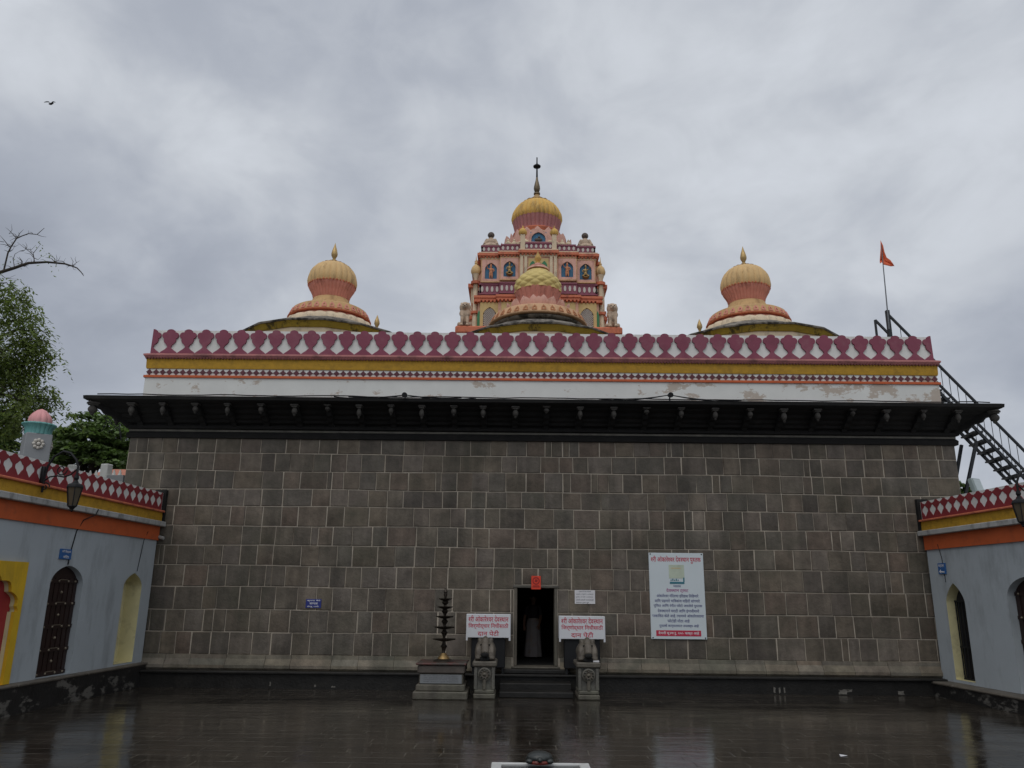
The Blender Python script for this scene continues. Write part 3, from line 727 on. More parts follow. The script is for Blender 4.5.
    if frame:
        fr = MB(); add_plate(fr, [frame['outer']], [frame['inner']], .06, lambda u, v, q: mp(u, .03 + q, v)); fr.build('yellow_frame', YELLOWPLAIN, root, 0)
    return root, mp
def arch_reveal(mb, poly, q0, q1, mp, inset):
    c = (sum(p[0] for p in poly) / len(poly), sum(p[1] for p in poly) / len(poly))
    P = [(p[0] + (c[0] - p[0]) * inset, p[1] + (c[1] - p[1]) * inset) for p in poly]; n = len(P)
    mb.add([mp(p[0], q0, p[1]) for p in P] + [mp(p[0], q1, p[1]) for p in P], [(i, (i + 1) % n, n + (i + 1) % n, n + i) for i in range(n)])
    return mb
def arch(s0, s1, z0, spring, top, point=.25, n=10):
    """pointed-round arch outline"""
    c = (s0 + s1) / 2; hw = (s1 - s0) / 2; R = []
    for i in range(n + 1):
        a = pi / 2 * i / n; x = hw * cos(a); y = sin(a); y = y * (1 - point) + point * (1 - x / hw)
        R.append((x, spring + (top - spring) * y))
    return [(s0, z0), (s1, z0)] + [(c + x, y) for x, y in R] + [(c - x, y) for x, y in R[::-1][1:]]
def cusped(s0, s1, z0, spring, top):
    c = (s0 + s1) / 2; hw = (s1 - s0) / 2; pts = []
    lobes = [(1.0, 0.0), (.80, .50), (.46, .80), (0, 1.0)]
    R = [(1.08, -.06), (1.08, 0.0)]
    for (xa, ya), (xb, yb) in zip(lobes[:-1], lobes[1:]):
        for k in range(1, 7):
            t = k / 7; x = xa + (xb - xa) * t; y = ya + (yb - ya) * t; bul = .15 * sin(pi * t)
            nx, ny = (yb - ya), (xa - xb); l = sqrt(nx * nx + ny * ny); R.append((x + bul * nx / l * .9, y + bul * ny / l))
        R.append((xb, yb))
    S = [(c + hw * x, spring + (top - spring) * y) for x, y in R]; S2 = [(2 * c - p[0], p[1]) for p in S]
    return [(s0, z0), (s1, z0), (s1, spring - .06 * (top - spring))] + S + S2[::-1][1:] + [(s0, spring - .06 * (top - spring))]

BL, BRr = .51, .315
opL = [dict(s=(.43, 1.23), top=2.46, depth=.36, type='niche', poly=arch(.43, 1.23, BL + .035, 2.16, 2.46, .35)),
       dict(s=(2.80, 3.87), top=2.53, spring=2.20, depth=.12, type='plank', mat=DOORBROWN, poly=arch(2.80, 3.87, BL + .005, 2.17, 2.53, .1)),
       dict(s=(4.84, 6.56), top=2.33, spring=1.76, depth=.07, type='plain', mat=REDDOOR, reveal=PALEYELLOW, poly=cusped(4.84, 6.56, BL + .005, 1.74, 2.34)),
       dict(s=(8.2, 9.3), top=2.53, spring=2.20, depth=.17, type='plank', mat=DOORBROWN, poly=arch(8.2, 9.3, BL + .005, 2.17, 2.53, .1))]
wingL, mpL = wing((-8.489, 18.9), (-.038, -1), (1, -.038), 'low grey blue wing on the left with a yellow framed red door', BL, 0, opL,
                  dict(outer=[(4.67, BL + .01), (6.73, BL + .01), (6.73, 2.545), (4.67, 2.545)], inner=cusped(4.84, 6.56, BL + .012, 1.74, 2.34)), ledge=.16)
opR = [dict(s=(.50, 1.17), top=2.43, spring=2.04, depth=.24, type='gate', mat=SHADEBLACK, reveal=PALEYELLOW, poly=arch(.50, 1.17, BRr + .06, 2.0, 2.43, .45)),  # black panel behind the bars paints the niche's unlit depth, no door leaf
       dict(s=(2.55, 3.75), top=2.52, spring=2.16, depth=.17, type='plank', mat=DOORBROWN, poly=arch(2.55, 3.75, BRr + .005, 2.13, 2.52, .1)),
       dict(s=(5.2, 6.4), top=2.52, spring=2.16, depth=.17, type='plank', mat=DOORBROWN, poly=arch(5.2, 6.4, BRr + .005, 2.13, 2.52, .1))]
wingR, mpR = wing((9.697, 18.9), (.0764, -1), (-1, -.0764), 'low grey blue wing on the right with a barred niche and a painted parapet', BRr, -.04, opR, None, ledge=.40)
# cable down the left wing to its door, spout at its end
cb = MB(); cb.tube([mpL(2.92, .165, 3.66), mpL(2.98, .16, 3.54), mpL(3.18, .045, 3.42), mpL(3.30, .012, 3.2), mpL(3.38, .010, 2.85), mpL(3.42, .012, 2.55)], .011, 6)
cb.tube([mpL(.55, .045, 3.4), mpL(.62, .010, 3.2), mpL(.75, .010, 2.5)], .007, 5)
cb.build('cable', IRON, wingL, 40)
cb = MB(); cb.tube([mpL(-.02, .02, 3.32), mpL(-.02, .16, 3.28)], .04, 8); cb.build('drain_spout', GREYLEDGE, wingL, 40)
cb = MB(); cb.tube([mpR(.52, .045, 3.3), mpR(.56, .010, 3.0), mpR(.60, .010, 2.45)], .007, 5); cb.build('cable', IRON, wingR, 40)

# ------------------------------------------------------------------ domes and tower
def ribs(n, amp): return lambda a, j, z: 1 + amp * (abs(cos(n * a / 2)) - .6)
def petals(mb, c, r0, z0, r1, z1, n, wid, a0=0):
    """ring of upright pointed petals leaning from (r0, z0) to (r1, z1)"""
    for i in range(n):
        a = a0 + 2 * pi * i / n; w_ = wid; vs = []
        rows = [(0, .8), (.35, 1), (.65, .8), (.85, .45), (1, .03)]
        for t, k in rows:
            r = r0 + (r1 - r0) * t; z = z0 + (z1 - z0) * t
            for e, bulge in ((-1, 0), (0, .05), (1, 0)):
                da = e * w_ * k / 2 / max(r, .05); rr = r + bulge * k
                vs.append((c[0] + rr * cos(a + da), c[1] + rr * sin(a + da), z))
        fs = []
        for j in range(4):
            for q in (0, 1): fs.append((j * 3 + q, j * 3 + q + 1, j * 3 + 4 + q, j * 3 + 3 + q))
        mb.add(vs, fs)
def dome(cx, cy, label, zoff, k, style, slab_r, slab_z):
    root = thing('roof_dome', label, 'dome', (cx, cy, 7.2), 'onion domes on the hall roof')
    c = (cx, cy, zoff)
    # eave roof carrying the dome
    n = 16; a0 = pi / 16
    dm = MB(); dm.lathe((cx, cy, 0), [(slab_r * .93, 7.2), (slab_r * .93, slab_z - .16)], n, None, a0); dm.build('drum_wall', CREAM, root, 20)
    dm = MB(); dm.lathe((cx, cy, 0), [(slab_r * .92, slab_z - .20), (slab_r * .945, slab_z - .19), (slab_r * .985, slab_z - .03), (slab_r * .7, slab_z)], n, None, a0)
    dm.build('yellow_eave', MOSSYEL, root, 20)
    zt = zoff + 10.24
    dm = MB(); dm.lathe((cx, cy, 0), [(slab_r * .9, slab_z - .035), (slab_r, slab_z - .03), (slab_r * 1.005, slab_z + .01), (slab_r * .98, slab_z + .05), (slab_r * .8, slab_z + (zt - slab_z) * .42), (1.45 * k, zt), (.5, zt + .02)], n, None, a0)
    dm.build('sloping_roof', MOSS, root, 30)
    if style == 'side':
        dm = MB(); dm.lathe(c, [(1.46 * k, 10.20), (1.44 * k, 10.30), (1.38 * k, 10.40), (1.26 * k, 10.46), (1.2 * k, 10.49)], 96, ribs(24, .05)); dm.build('scalloped_skirt', CREAM, root, 40)
    dm = MB(); dm.lathe(c, [(1.18 * k, 10.42), (1.22 * k, 10.44), (1.25 * k, 10.48), (1.20 * k, 10.52)], 64); dm.build('pink_ring', PINK, root, 30) if style == 'side' else dm.build('mossy_ring', MOSS, root, 30)
    dm = MB(); dm.lathe(c, [(1.22 * k, 10.525), (1.32 * k, 10.53), (1.33 * k, 10.56), (1.30 * k, 10.58)], 64); dm.build('orange_rim', TERRA if style == 'side' else PEACH, root, 30)
    dm = MB(); dm.lathe(c, [(1.29 * k, 10.58), (1.28 * k, 10.62), (1.19 * k, 10.83), (1.13 * k, 10.87), (.9 * k, 10.92), (.72, 11.0), (.63, 11.14), (.58, 11.26)], 64); dm.build('patterned_band', OCHREBAND if style == 'side' else PEACH, root, 30)
    # small arched leaves on the band
    lf = MB(); nl = 34
    for i in range(nl):
        a = 2 * pi * i / nl
        pts = [(-.075, 0), (.075, 0), (.07, .09), (.0, .19), (-.07, .09)]
        def mp(u, v, q, a=a):
            r = (1.285 - .42 * v) * k + q + .006; aa = a + u / (1.3 * k)
            return (cx + r * cos(aa), cy + r * sin(aa), zoff + 10.61 + v)
        hole = [(-.035, .035), (.035, .035), (.03, .08), (0, .12), (-.03, .08)]
        add_plate(lf, [pts], [hole], .025, mp)
    lf.build('band_leaves', PINK if style == 'side' else M('rust_leaf', (.42, .17, .07), .75, .1, 4, .1), root, 0)
    if style == 'side':
        dm = MB(); dm.lathe(c, [(.54, 11.25), (.57, 11.29), (.60, 11.42), (.66, 11.54), (.72, 11.64), (.75, 11.74)], 144, ribs(36, .045)); dm.build('lotus_collar', PINK, root, 40)
        bd = MB()
        for i in range(44):
            a = 2 * pi * i / 44; bd.ell((cx + .755 * cos(a), cy + .755 * sin(a), zoff + 11.75), (.032, .032, .032), 6, 4)
        bd.build('bead_rows', TERRA, root, 40)
        dm = MB(); dm.lathe(c, [(.75, 11.74), (.775, 11.81), (.785, 11.90), (.77, 12.03), (.73, 12.17), (.66, 12.30), (.55, 12.43), (.40, 12.52), (.25, 12.57)], 144, ribs(24, .055)); dm.build('dome_cap', DOMEYEL, root, 50)
        dm = MB(); dm.lathe(c, [(.24, 12.535), (.40, 12.50), (.41, 12.53), (.28, 12.56), (.20, 12.60), (.10, 12.62), (.06, 12.68)], 40, lambda a, j, z: 1 + (.05 * cos(16 * a) if j in (1, 2) else 0)); dm.build('lotus_rosette', M('brown_rosette', (.34, .21, .13), .8, .2, 5, .1), root, 30)
        dm = MB(); dm.lathe(c, [(.05, 12.64), (.085, 12.66), (.085, 12.70), (.045, 12.73), (.055, 12.77), (.10, 12.86), (.105, 12.93), (.08, 13.05), (.04, 13.18), (.004, 13.32)], 20); dm.build('finial', GOLD, root, 50)
    else:
        pt = MB(); petals(pt, c, .98, zoff + 10.92, 1.06, zoff + 11.22, 16, .37); petals(pt, c, .80, zoff + 10.98, .84, zoff + 11.36, 16, .32, pi / 16); pt.build('lotus_petals', PINKPALE, root, 50)
        dm = MB(); dm.lathe(c, [(.58, 11.1), (.61, 11.3), (.66, 11.50), (.71, 11.62), (.735, 11.72)], 96, ribs(24, .04)); dm.build('lotus_collar', PINK, root, 40)
        sc_ = [(.735, 11.70)] + [(.735 + .03 * sin(pi * t) if t < .25 else .755 * cos((t - .2) / .8 * 1.25), 11.72 + .80 * t) for t in [i / 40 for i in range(1, 41)]]
        def scale(a, j, z):
            u = a * 11 / pi; v = (z - 11.7) * 8.5
            return 1 + .06 * (max(abs(sin(pi * (u + v) / 2)) * abs(sin(pi * (u - v) / 2)), 0) ** .6 - .5)
        dm = MB(); dm.lathe(c, sc_, 200, scale); dm.build('scaled_dome', SCALEYEL, root, 60)
        dm = MB(); dm.lathe(c, [(.27, 12.50), (.36, 12.50), (.34, 12.56), (.24, 12.60), (.26, 12.64), (.14, 12.70), (.07, 12.76)], 30); dm.build('lotus_rosette', PINKPALE, root, 30)
        dm = MB(); dm.lathe(c, [(.06, 12.72), (.10, 12.76), (.05, 12.80), (.11, 12.89), (.11, 12.95), (.07, 13.03), (.02, 13.12), (.003, 13.22)], 20); dm.build('finial', DOMEYEL2, root, 50)
    return root
dome(-6.07, 24, 'ribbed ochre onion dome left of the tall tower', 0, 1.0, 'side', 2.72, 9.70)
dome(7.46, 24, 'ribbed ochre onion dome right of the tall tower, nearest the flag', 0, 1.0, 'side', 2.72, 9.70)
dome(.66, 23.6, 'squat scaled yellow dome in front of the tall tower', -.28, 1.18, 'mid', 2.72, 9.50)

for (px, py0, py1, Yd, lab) in ((376.5, 331, 315, 22.6, 'thin gilded spike finial rising beside the left onion dome'), (700, 334, 319, 22.6, 'thin gilded spike finial rising beside the right onion dome')):
    a = at(px, py0, Yd); t = at(px, py1, Yd); h = t.z - a.z; c = (a.x, Yd, 0)
    s_ = MB(); s_.lathe(c, [(.08, 7.2), (.07, a.z - .1), (.03, a.z)] + [(r, a.z + h * q) for r, q in ((.03, .05), (.07, .1), (.035, .2), (.05, .3), (.085, .45), (.075, .6), (.03, .85), (.003, 1))], 14)
    solo('roof_finial', s_, GOLD, lab, 'finial', (a.x, Yd, 7.2))

def tower():
    cx, cy = .87, 33.0
    root = thing('temple_tower', 'tall stepped tower with painted niches, lion statues and a golden ribbed dome', 'tower', (cx, cy, 7.2))
    k = lambda z30, Yf: EYE + (z30 - EYE) * Yf / 30
    def tier(mb, half, z0, z1, steps=((1, 0),)):
        for fr, out in steps:
            w_ = half * fr
            mb.box(cx - w_, cy - half - out, z0, cx + w_, cy + half + out, z1)
            if out or fr < 1: mb.box(cx - half - out, cy - w_, z0 + .001, cx + half + out, cy + w_, z1 - .001)
    ST = ((1, 0), (.66, .14), (.33, .34))
    def dent(mb, half, z0, z1):
        n = 34
        for i in range(n):
            u = -half + 2 * half * (i + .5) / n; o_ = .34 if abs(u) < half * .33 else (.14 if abs(u) < half * .66 else 0)
            for side in range(4):
                p = []
                for (x, y, z) in [(u - .04, -half - o_, z0), (u + .04, -half - o_, z0), (u + .04, -half - o_ + .2, z0), (u - .04, -half - o_ + .2, z0)]:
                    for _ in range(side): x, y = -y, x
                    p.append((cx + x, cy + y, z))
                mb.hexa(p + [(a, b_, z1) for a, b_, _ in p])
    mb = MB(); tier(mb, 3.0, 7.2, 12.2); mb.build('tower_base', TOWERWALL, root, 0)
    mb = MB(); mb.bevbox(cx - 3.34, cy - 3.34, 12.13, cx + 3.34, cy + 3.34, 12.44, .05); mb.build('base_ledge', TERRA, root, 20)
    z1a, z1b = 12.44, 13.95
    mb = MB(); tier(mb, 2.50, z1a, z1b, ST); mb.build('lower_tier', TOWERWALL, root, 0)
    mb = MB(); tier(mb, 2.62, 13.80, 13.96, ((1.0, 0), (.66, .14), (.34, .34))); tier(mb, 2.66, 13.90, 14.0, ((1.0, 0), (.66, .14), (.34, .34))); dent(mb, 2.66, 13.73, 13.80); mb.build('lower_cornice', TERRA, root, 0)
    mb = MB(); tier(mb, 2.40, 14.0, 15.85, ST); mb.build('upper_tier', TOWERWALL, root, 0)
    mb = MB(); tier(mb, 2.56, 15.83, 15.95, ST); dent(mb, 2.52, 15.76, 15.83); mb.build('upper_cornice', TERRA, root, 0)
    mb = MB(); tier(mb, 2.50, 15.952, 16.02, ST); tier(mb, 2.44, 15.70, 15.83, ((.995, .012), (.655, .155), (.325, .355))); mb.build('white_moulding', CREAM, root, 0)
    # balustrades: mauve panels pierced by white ovals
    def balus(half, z0, z1, name, nper):
        mb = MB(); wh = MB()
        for fr0, fr1, out in ((.66, 1, 0), (.33, .66, .14), (0, .33, .34)):
            for sg in (-1, 1):
                if fr0 == 0 and sg > 0: continue
                u0, u1 = (fr0 * half, fr1 * half) if fr0 else (-fr1 * half, fr1 * half)
                nn = nper if fr0 else nper * 2
                for side in range(4):
                    def mp(u, v, q, sg=sg, out=out, side=side):
                        x, y = sg * u, -(half + out + q)
                        for _ in range(side): x, y = -y, x
                        return (cx + x, cy + y, v)
                    mq = lambda u, q, v: mp(u, v, q)
                    mb.box(u0, -.06, z0, u1, .0, z1, mq); mb.box(u0, -.08, z1 - .07, u1, .03, z1, mq); mb.box(u0, -.08, z0, u1, .03, z0 + .05, mq)
                    for i in range(nn):
                        c_ = u0 + (u1 - u0) * (i + .5) / nn; zm = (z0 + z1) / 2 - .01; hw = (u1 - u0) / nn * .27; hh = (z1 - z0) * .25
                        pts = [(c_ + hw * (.55 if abs(j - 4.5) < 0 else 1) * cos(2 * pi * j / 10), zm + hh * sin(2 * pi * j / 10)) for j in range(10)]
                        add_plate(wh, [pts], [], .03, lambda u, v, q: mp(u, v, q + .005))
        o = mb.build(name, MAUVE, root, 0); wh.build('white_ovals', LATTICE, o, 0)
    balus(2.44, 14.12, 14.62, 'balustrade', 4); balus(2.40, 16.02, 16.36, 'balustrade', 4)
    # dark shadow line of trefoils above the balustrade
    # niches with figures
    def figure(x, y, z, h, kind):
        b = MB(); s = h
        b.ell((x, y, z + s * .90), (s * .085, s * .08, s * .10), 10, 8); b.lathe((x, y, z), [(s * .09, s * .96), (s * .075, s * 1.04), (s * .02, s * 1.15)], 10)
        b.ell((x, y, z + s * .65), (s * .14, s * .09, s * .19), 10, 8); b.ell((x, y, z + s * .45), (s * .13, s * .09, s * .12), 10, 8)
        b.tube([(x, y, z + s * .82), (x, y, z + s * .74)], s * .05, 8)
        pose = kind % 4; sg = 1 if kind % 2 else -1
        if pose in (0, 2):   # standing
            for e in (-1, 1): b.tube([(x + e * s * .07, y, z + s * .42), (x + e * s * .085, y - s * .02, z + s * .2), (x + e * s * .08, y, z)], [s * .075, s * .06, s * .05], 8)
        else:                # seated, legs folded
            for e in (-1, 1): b.tube([(x + e * s * .06, y, z + s * .36), (x + e * s * .24, y - s * .1, z + s * .22), (x + e * s * .02, y - s * .14, z + s * .12)], [s * .085, s * .075, s * .05], 8)
            b.ell((x, y, z + s * .12), (s * .26, s * .12, s * .10), 10, 6)
        for e in (-1, 1):
            up = (e == sg)
            pts = [(x + e * s * .14, y, z + s * .76), (x + e * s * .24, y - s * .03, z + s * (.60 if not up else .72)), (x + e * s * (.15 if not up else .28), y - s * .11, z + s * (.48 if not up else .90))]
            b.tube(pts, [s * .05, s * .042, s * .035], 8); b.ell(pts[-1], (s * .045,) * 3, 8, 6)
        return b
    def niche(x, yf, z0, z1, w_, kind, fig):
        o = MB(); add_plate(o, [[(x - w_ / 2 - .12, z0 - .10), (x + w_ / 2 + .12, z0 - .10), (x + w_ / 2 + .12, z1 + .14), (x - w_ / 2 - .12, z1 + .14)]], [arch(x - w_ / 2, x + w_ / 2, z0, z0 + (z1 - z0) * .62, z1, .3)], .10, lambda u, v, q: (u, yf - .05 + q, v))
        fr = o.build('niche', PINKPALE, root, 0)
        q = MB(); q.box(x - w_ / 2 - .05, yf - .014, z0 - .03, x + w_ / 2 + .05, yf - .004, z1 + .03); q.build('blue_back', NICHEBLUE, fr, 0)
        q = MB(); q.box(x - w_ / 2 - .16, yf - .115, z0 - .16, x + w_ / 2 + .16, yf - .01, z0 - .10); q.box(x - w_ / 2 - .15, yf - .11, z1 + .14, x + w_ / 2 + .15, yf - .01, z1 + .18)
        for e in (-1, 1): q.box(x + e * (w_ / 2 + .14) - .025, yf - .09, z0 - .1, x + e * (w_ / 2 + .14) + .025, yf - .01, z1 + .14)
        q.build('peach_surround', PEACH, fr, 0)
        fg = figure(x, yf - .10, z0 + .02, (z1 - z0) * .80, kind).build('niche_figure', fig, fr, 60); remesh(fg, .017)
    zn0, zn1 = 14.80, 15.52
    for i, (dx, out, fig) in enumerate(((-1.98, 0, SKINRED), (-1.20, .14, BRASS), (1.20, .14, SKINRED), (1.98, 0, BRASS))):
        niche(cx + dx, cy - 2.40 - out, zn0 + (.05 if out else 0), zn1 + (.03 if out else 0), .50, i, fig)
    # centre bay: white pilasters, yellow panel, blue arched niche above
    yf = cy - 2.40 - .34
    q = MB()
    for e in (-1, 1):
        for o_ in (.70, .53): MB().bevbox(cx + e * o_ - .06, yf - .07, 14.0, cx + e * o_ + .06, yf - .002, 15.7, .01).build('pilaster', CREAM, root, 20)
    q = MB(); q.box(cx - .42, yf - .03, 14.1, cx + .42, yf - .003, 15.62); q.build('centre_panel', PANELYEL, root, 0)
    q = MB()
    for e in (-1, 1): add_plate(q, [arch(cx + e * .24 - .12, cx + e * .24 + .12, 14.8, 15.3, 15.5, .4)], [], .02, lambda u, v, t: (u, yf - .045 + t, v))
    q.build('green_leaf_panels', GREEN, root, 0)
    yf2 = cy - 2.40 - .34
    q = MB()
    for e in (-1, 1): MB().bevbox(cx + e * .66 - .1, yf2 - .05, 16.02, cx + e * .66 + .1, yf2 + .15, 16.72, .015).build('parapet_post', CREAM, root, 20)
    for e in (-1, 1):
        q = MB(); c_ = (cx + e * .66, yf2 + .05, 0); q.lathe(c_, [(.14, 16.72), (.17, 16.76), (.18, 16.84), (.15, 16.93), (.08, 17.0), (.03, 17.03), (.04, 17.07), (.004, 17.16)], 24, ribs(12, .05)); q.build('domelet', DOMEYEL2, root, 50)
    q = MB(); add_plate(q, [arch(cx - .42, cx + .42, 16.36, 16.55, 17.08, .35)], [arch(cx - .30, cx + .30, 16.42, 16.55, 16.86, .15)], .12, lambda u, v, t: (u, yf2 + .12 + t, v)); an = q.build('arched_gable', PINKPALE, root, 0)
    q = MB(); q.box(cx - .34, yf2 + .13, 16.38, cx + .34, yf2 + .15, 16.90); q.build('blue_back', NICHEBLUE, an, 0)
    q = MB(); q.ell((cx, yf2 + .10, 16.53), (.17, .05, .08)); q.ell((cx + .03, yf2 + .09, 16.64), (.05, .04, .05)); q.build('reclining_figure', STATUEDARK, an, 40)
    # lattice windows in the lower tier
    for e in (-1, 1):
        x = cx + e * 2.0; yl = cy - 2.5
        q = MB(); add_plate(q, [[(x - .40, 12.5), (x + .40, 12.5), (x + .40, 13.72), (x - .40, 13.72)]], [arch(x - .27, x + .27, 12.62, 13.2, 13.52, .4)], .08, lambda u, v, t: (u, yl - .04 + t, v)); fr = q.build('lattice_window', PANELYEL, root, 0)
        q = MB(); q.box(x - .3, yl - .012, 12.55, x + .3, yl - .004, 13.6); q.build('shade_panel', SHADEBLACK, fr, 0)  # thin black panel on the wall paints the shade behind the lattice
        q = MB(); n = 9
        for i in range(-n, n + 1):
            for s_ in (-1, 1):
                a_, b_ = None, None; c0 = x + i * .09; pts = []
                for t in range(0, 21):
                    z = 12.62 + .9 * t / 20; u = c0 + s_ * (z - 13.07)
                    hw_ = .27 if z < 13.2 else .27 * max(0, 1 - ((z - 13.2) / .32) ** 1.5)
                    if abs(u - x) <= hw_: pts.append((u, z))
                if len(pts) > 1: q.bar((pts[0][0], yl - .03, pts[0][1]), (pts[-1][0], yl - .03, pts[-1][1]), .03, .03, (0, 1, 0))
        q.build('lattice', LATTICE, fr, 0)
        q = MB(); q.box(cx + e * 1.24 - .28, yl - .14 - .05, 12.55, cx + e * 1.24 + .28, yl - .143, 13.70); q.build('yellow_panel', PANELYEL, root, 0)
        # side bays and corner turrets
        q = MB(); q.box(cx + e * 2.48, cy - 1.5, 12.44, cx + e * 2.86, cy + 1.5, 14.9) if e > 0 else q.box(cx - 2.86, cy - 1.5, 12.44, cx - 2.48, cy + 1.5, 14.9); q.build('side_bay', CREAM, root, 0)
        q = MB(); 
        for (z0_, z1_, o_) in ((14.78, 14.95, .10), (13.35, 13.5, .08)):
            xa, xb = sorted((cx + e * 2.45, cx + e * (2.88 + o_))); q.box(xa, cy - 1.6, z0_, xb, cy + 1.6, z1_)
        q.build('side_cornice', TERRA, root, 0)
        c_ = (cx + e * 2.62, cy - 2.30, 0)
        q = MB(); q.lathe(c_, [(.15, 12.44), (.15, 12.6), (.10, 12.66), (.10, 14.9), (.14, 15.0), (.16, 15.08)], 16); tu = q.build('corner_turret', CREAM, root, 40)
        q = MB(); q.lathe(c_, [(.17, 15.08), (.20, 15.14), (.21, 15.24), (.17, 15.38), (.09, 15.48), (.05, 15.52), (.07, 15.58), (.03, 15.66), (.004, 15.92)], 24, ribs(12, .04)); q.build('turret_dome', DOMEYEL, tu, 40)
        q = MB(); q.lathe(c_, [(.20, 14.62), (.20, 14.74)], 16); q.build('turret_ring', TERRA, tu, 30); q = MB(); q.lathe(c_, [(.18, 13.3), (.18, 13.4)], 16); q.build('turret_ring', TERRA, tu, 30)
        q = MB(); add_plate(q, [arch(-.14, .14, 12.5, 13.1, 13.4, .5)], [], .03, lambda u, v, t: (cx + e * 2.18 + u * .5 + e * .26, cy - 2.535 + t, v)); q.build('green_panel', GREEN, root, 0)
        # seated figure at the top corner
        x = cx + e * 2.02; y = cy - 2.02; z = 16.34; b = MB()
        b.ell((x, y, z + .16), (.30, .22, .14)); b.ell((x, y, z + .34), (.23, .16, .20)); b.tube([(x, y, z + .45), (x, y, z + .60)], .085)
        for s_ in (-1, 1):
            b.tube([(x + s_ * .16, y, z + .48), (x + s_ * .25, y - .05, z + .3), (x + s_ * .28, y - .16, z + .20)], [.07, .06, .05], 8); b.tube([(x + s_ * .08, y, z + .15), (x + s_ * .32, y - .08, z + .14), (x + s_ * .08, y - .22, z + .11)], [.09, .08, .06], 8)
        b.box(x - .30, y - .2, z - .08, x + .30, y + .2, z + .08)
        st_ = b.build('seated_statue', STATUE, root, 60); remesh(st_, .022)
        hd = MB(); hd.ell((x, y - .01, z + .66), (.125, .125, .145)); hd.ell((x, y - .12, z + .64), (.03, .04, .04)); hd.ell((x, y + .04, z + .69), (.15, .12, .15)); hd.build('statue_head', STATUEDARK, st_, 60)
        # urn between figure and posts
        for dx in (1.28, 1.02):
            q = MB(); q.lathe((cx + e * dx, cy - 2.3, 0), [(.11, 16.34), (.14, 16.44), (.12, 16.52), (.05, 16.6), (.06, 16.63), (.004, 16.72)], 16); q.build('urn', CREAM, root, 40)
        # lion
        x = cx + e * 2.98; y = cy - 3.05; z = 12.44; b = MB()
        b.ell((x, y + .12, z + .35), (.19, .25, .34)); b.ell((x, y - .04, z + .55), (.17, .16, .25)); b.ell((x, y + .28, z + .18), (.24, .24, .19))
        for s_ in (-1, 1):
            b.tube([(x + s_ * .10, y - .10, z + .55), (x + s_ * .11, y - .17, z + .28), (x + s_ * .11, y - .17, z + .06)], [.085, .065, .06], 8); b.ell((x + s_ * .11, y - .22, z + .05), (.075, .11, .055))
            b.ell((x + s_ * .22, y + .02, z + .12), (.09, .2, .12)); b.ell((x + s_ * .15, y + .02, z + 1.04), (.05, .035, .06))
        b.ell((x, y - .02, z + .86), (.235, .17, .24)); b.ell((x, y + .02, z + .62), (.24, .2, .2)); b.ell((x, y - .12, z + .89), (.15, .12, .15)); b.ell((x, y - .23, z + .83), (.10, .08, .07)); b.ell((x, y - .21, z + .755), (.08, .06, .035))
        lion = b.build('lion_statue', STATUE, root, 60); remesh(lion, .024)
        fc = MB()
        for s_ in (-1, 1): fc.ell((x + s_ * .065, y - .235, z + .925), (.025, .02, .02), 8, 6)
        fc.ell((x, y - .31, z + .85), (.035, .02, .022), 8, 6); fc.ell((x, y - .265, z + .79), (.06, .025, .012), 8, 6); fc.build('lion_face', STATUEDARK, lion, 60)
    # octagonal drum, petals and the ribbed golden dome
    c = (cx, cy, 0)
    q = MB(); q.lathe(c, [(2.1, 16.0), (2.1, 16.5), (1.7, 16.75), (1.75, 16.95), (1.4, 17.2), (1.25, 17.3), (1.22, 17.6), (1.05, 17.8)], 16); q.build('dome_drum', CREAM, root, 20)
    q = MB(); petals(q, c, 1.55, 16.9, 1.62, 17.55, 14, .62, .1); petals(q, c, 1.25, 17.2, 1.28, 17.85, 16, .5); q.build('lotus_petals', PINKPALE, root, 50)
    q = MB(); q.lathe(c, [(1.0, 17.7), (1.08, 17.84), (1.1, 17.95), (1.02, 18.02)], 48); q.build('orange_ring', TERRA, root, 30)
    q = MB(); q.lathe(c, [(.98, 18.0), (.99, 18.12), (1.03, 18.30), (1.07, 18.48), (1.10, 18.62)], 192, ribs(32, .06)); q.build('fluted_collar', M('mauve_pink_flutes', (.46, .19, .18), .75, .15, 4, .1), root, 40)
    q = MB(); q.lathe(c, [(1.10, 18.60), (1.145, 18.70), (1.15, 18.80), (1.12, 18.96), (1.03, 19.16), (.88, 19.38), (.68, 19.54), (.45, 19.66), (.25, 19.72)], 192, ribs(32, .055)); q.build('golden_dome', DOMEYEL2, root, 50)
    q = MB(); q.lathe(c, [(.25, 19.68), (.62, 19.56), (.63, 19.62), (.40, 19.72), (.24, 19.86), (.14, 19.98), (.10, 20.06)], 40, lambda a, j, z: 1 + (.05 * cos(14 * a) if j in (1, 2) else 0)); q.build('lotus_rosette', M('rosette_ochre', (.42, .27, .12), .75, .2, 5, .1), root, 30)
    q = MB(); q.lathe(c, [(.10, 20.04), (.15, 20.08), (.15, 20.14), (.07, 20.18), (.12, 20.24), (.15, 20.36), (.14, 20.48), (.09, 20.70), (.06, 20.82), (.045, 20.95)], 24); q.build('brass_finial', M('aged_brass', (.17, .13, .08), .45, .3, 6, .1, metal=.6), root, 50)
    q = MB(); q.lathe(c, [(.045, 20.9), (.035, 21.42), (.05, 21.45), (.17, 21.50), (.18, 21.55), (.10, 21.62), (.04, 21.66), (.03, 21.75), (.028, 22.0), (.004, 22.03)], 16); q.build('iron_spire', IRON, root, 50)
    return root
tower()

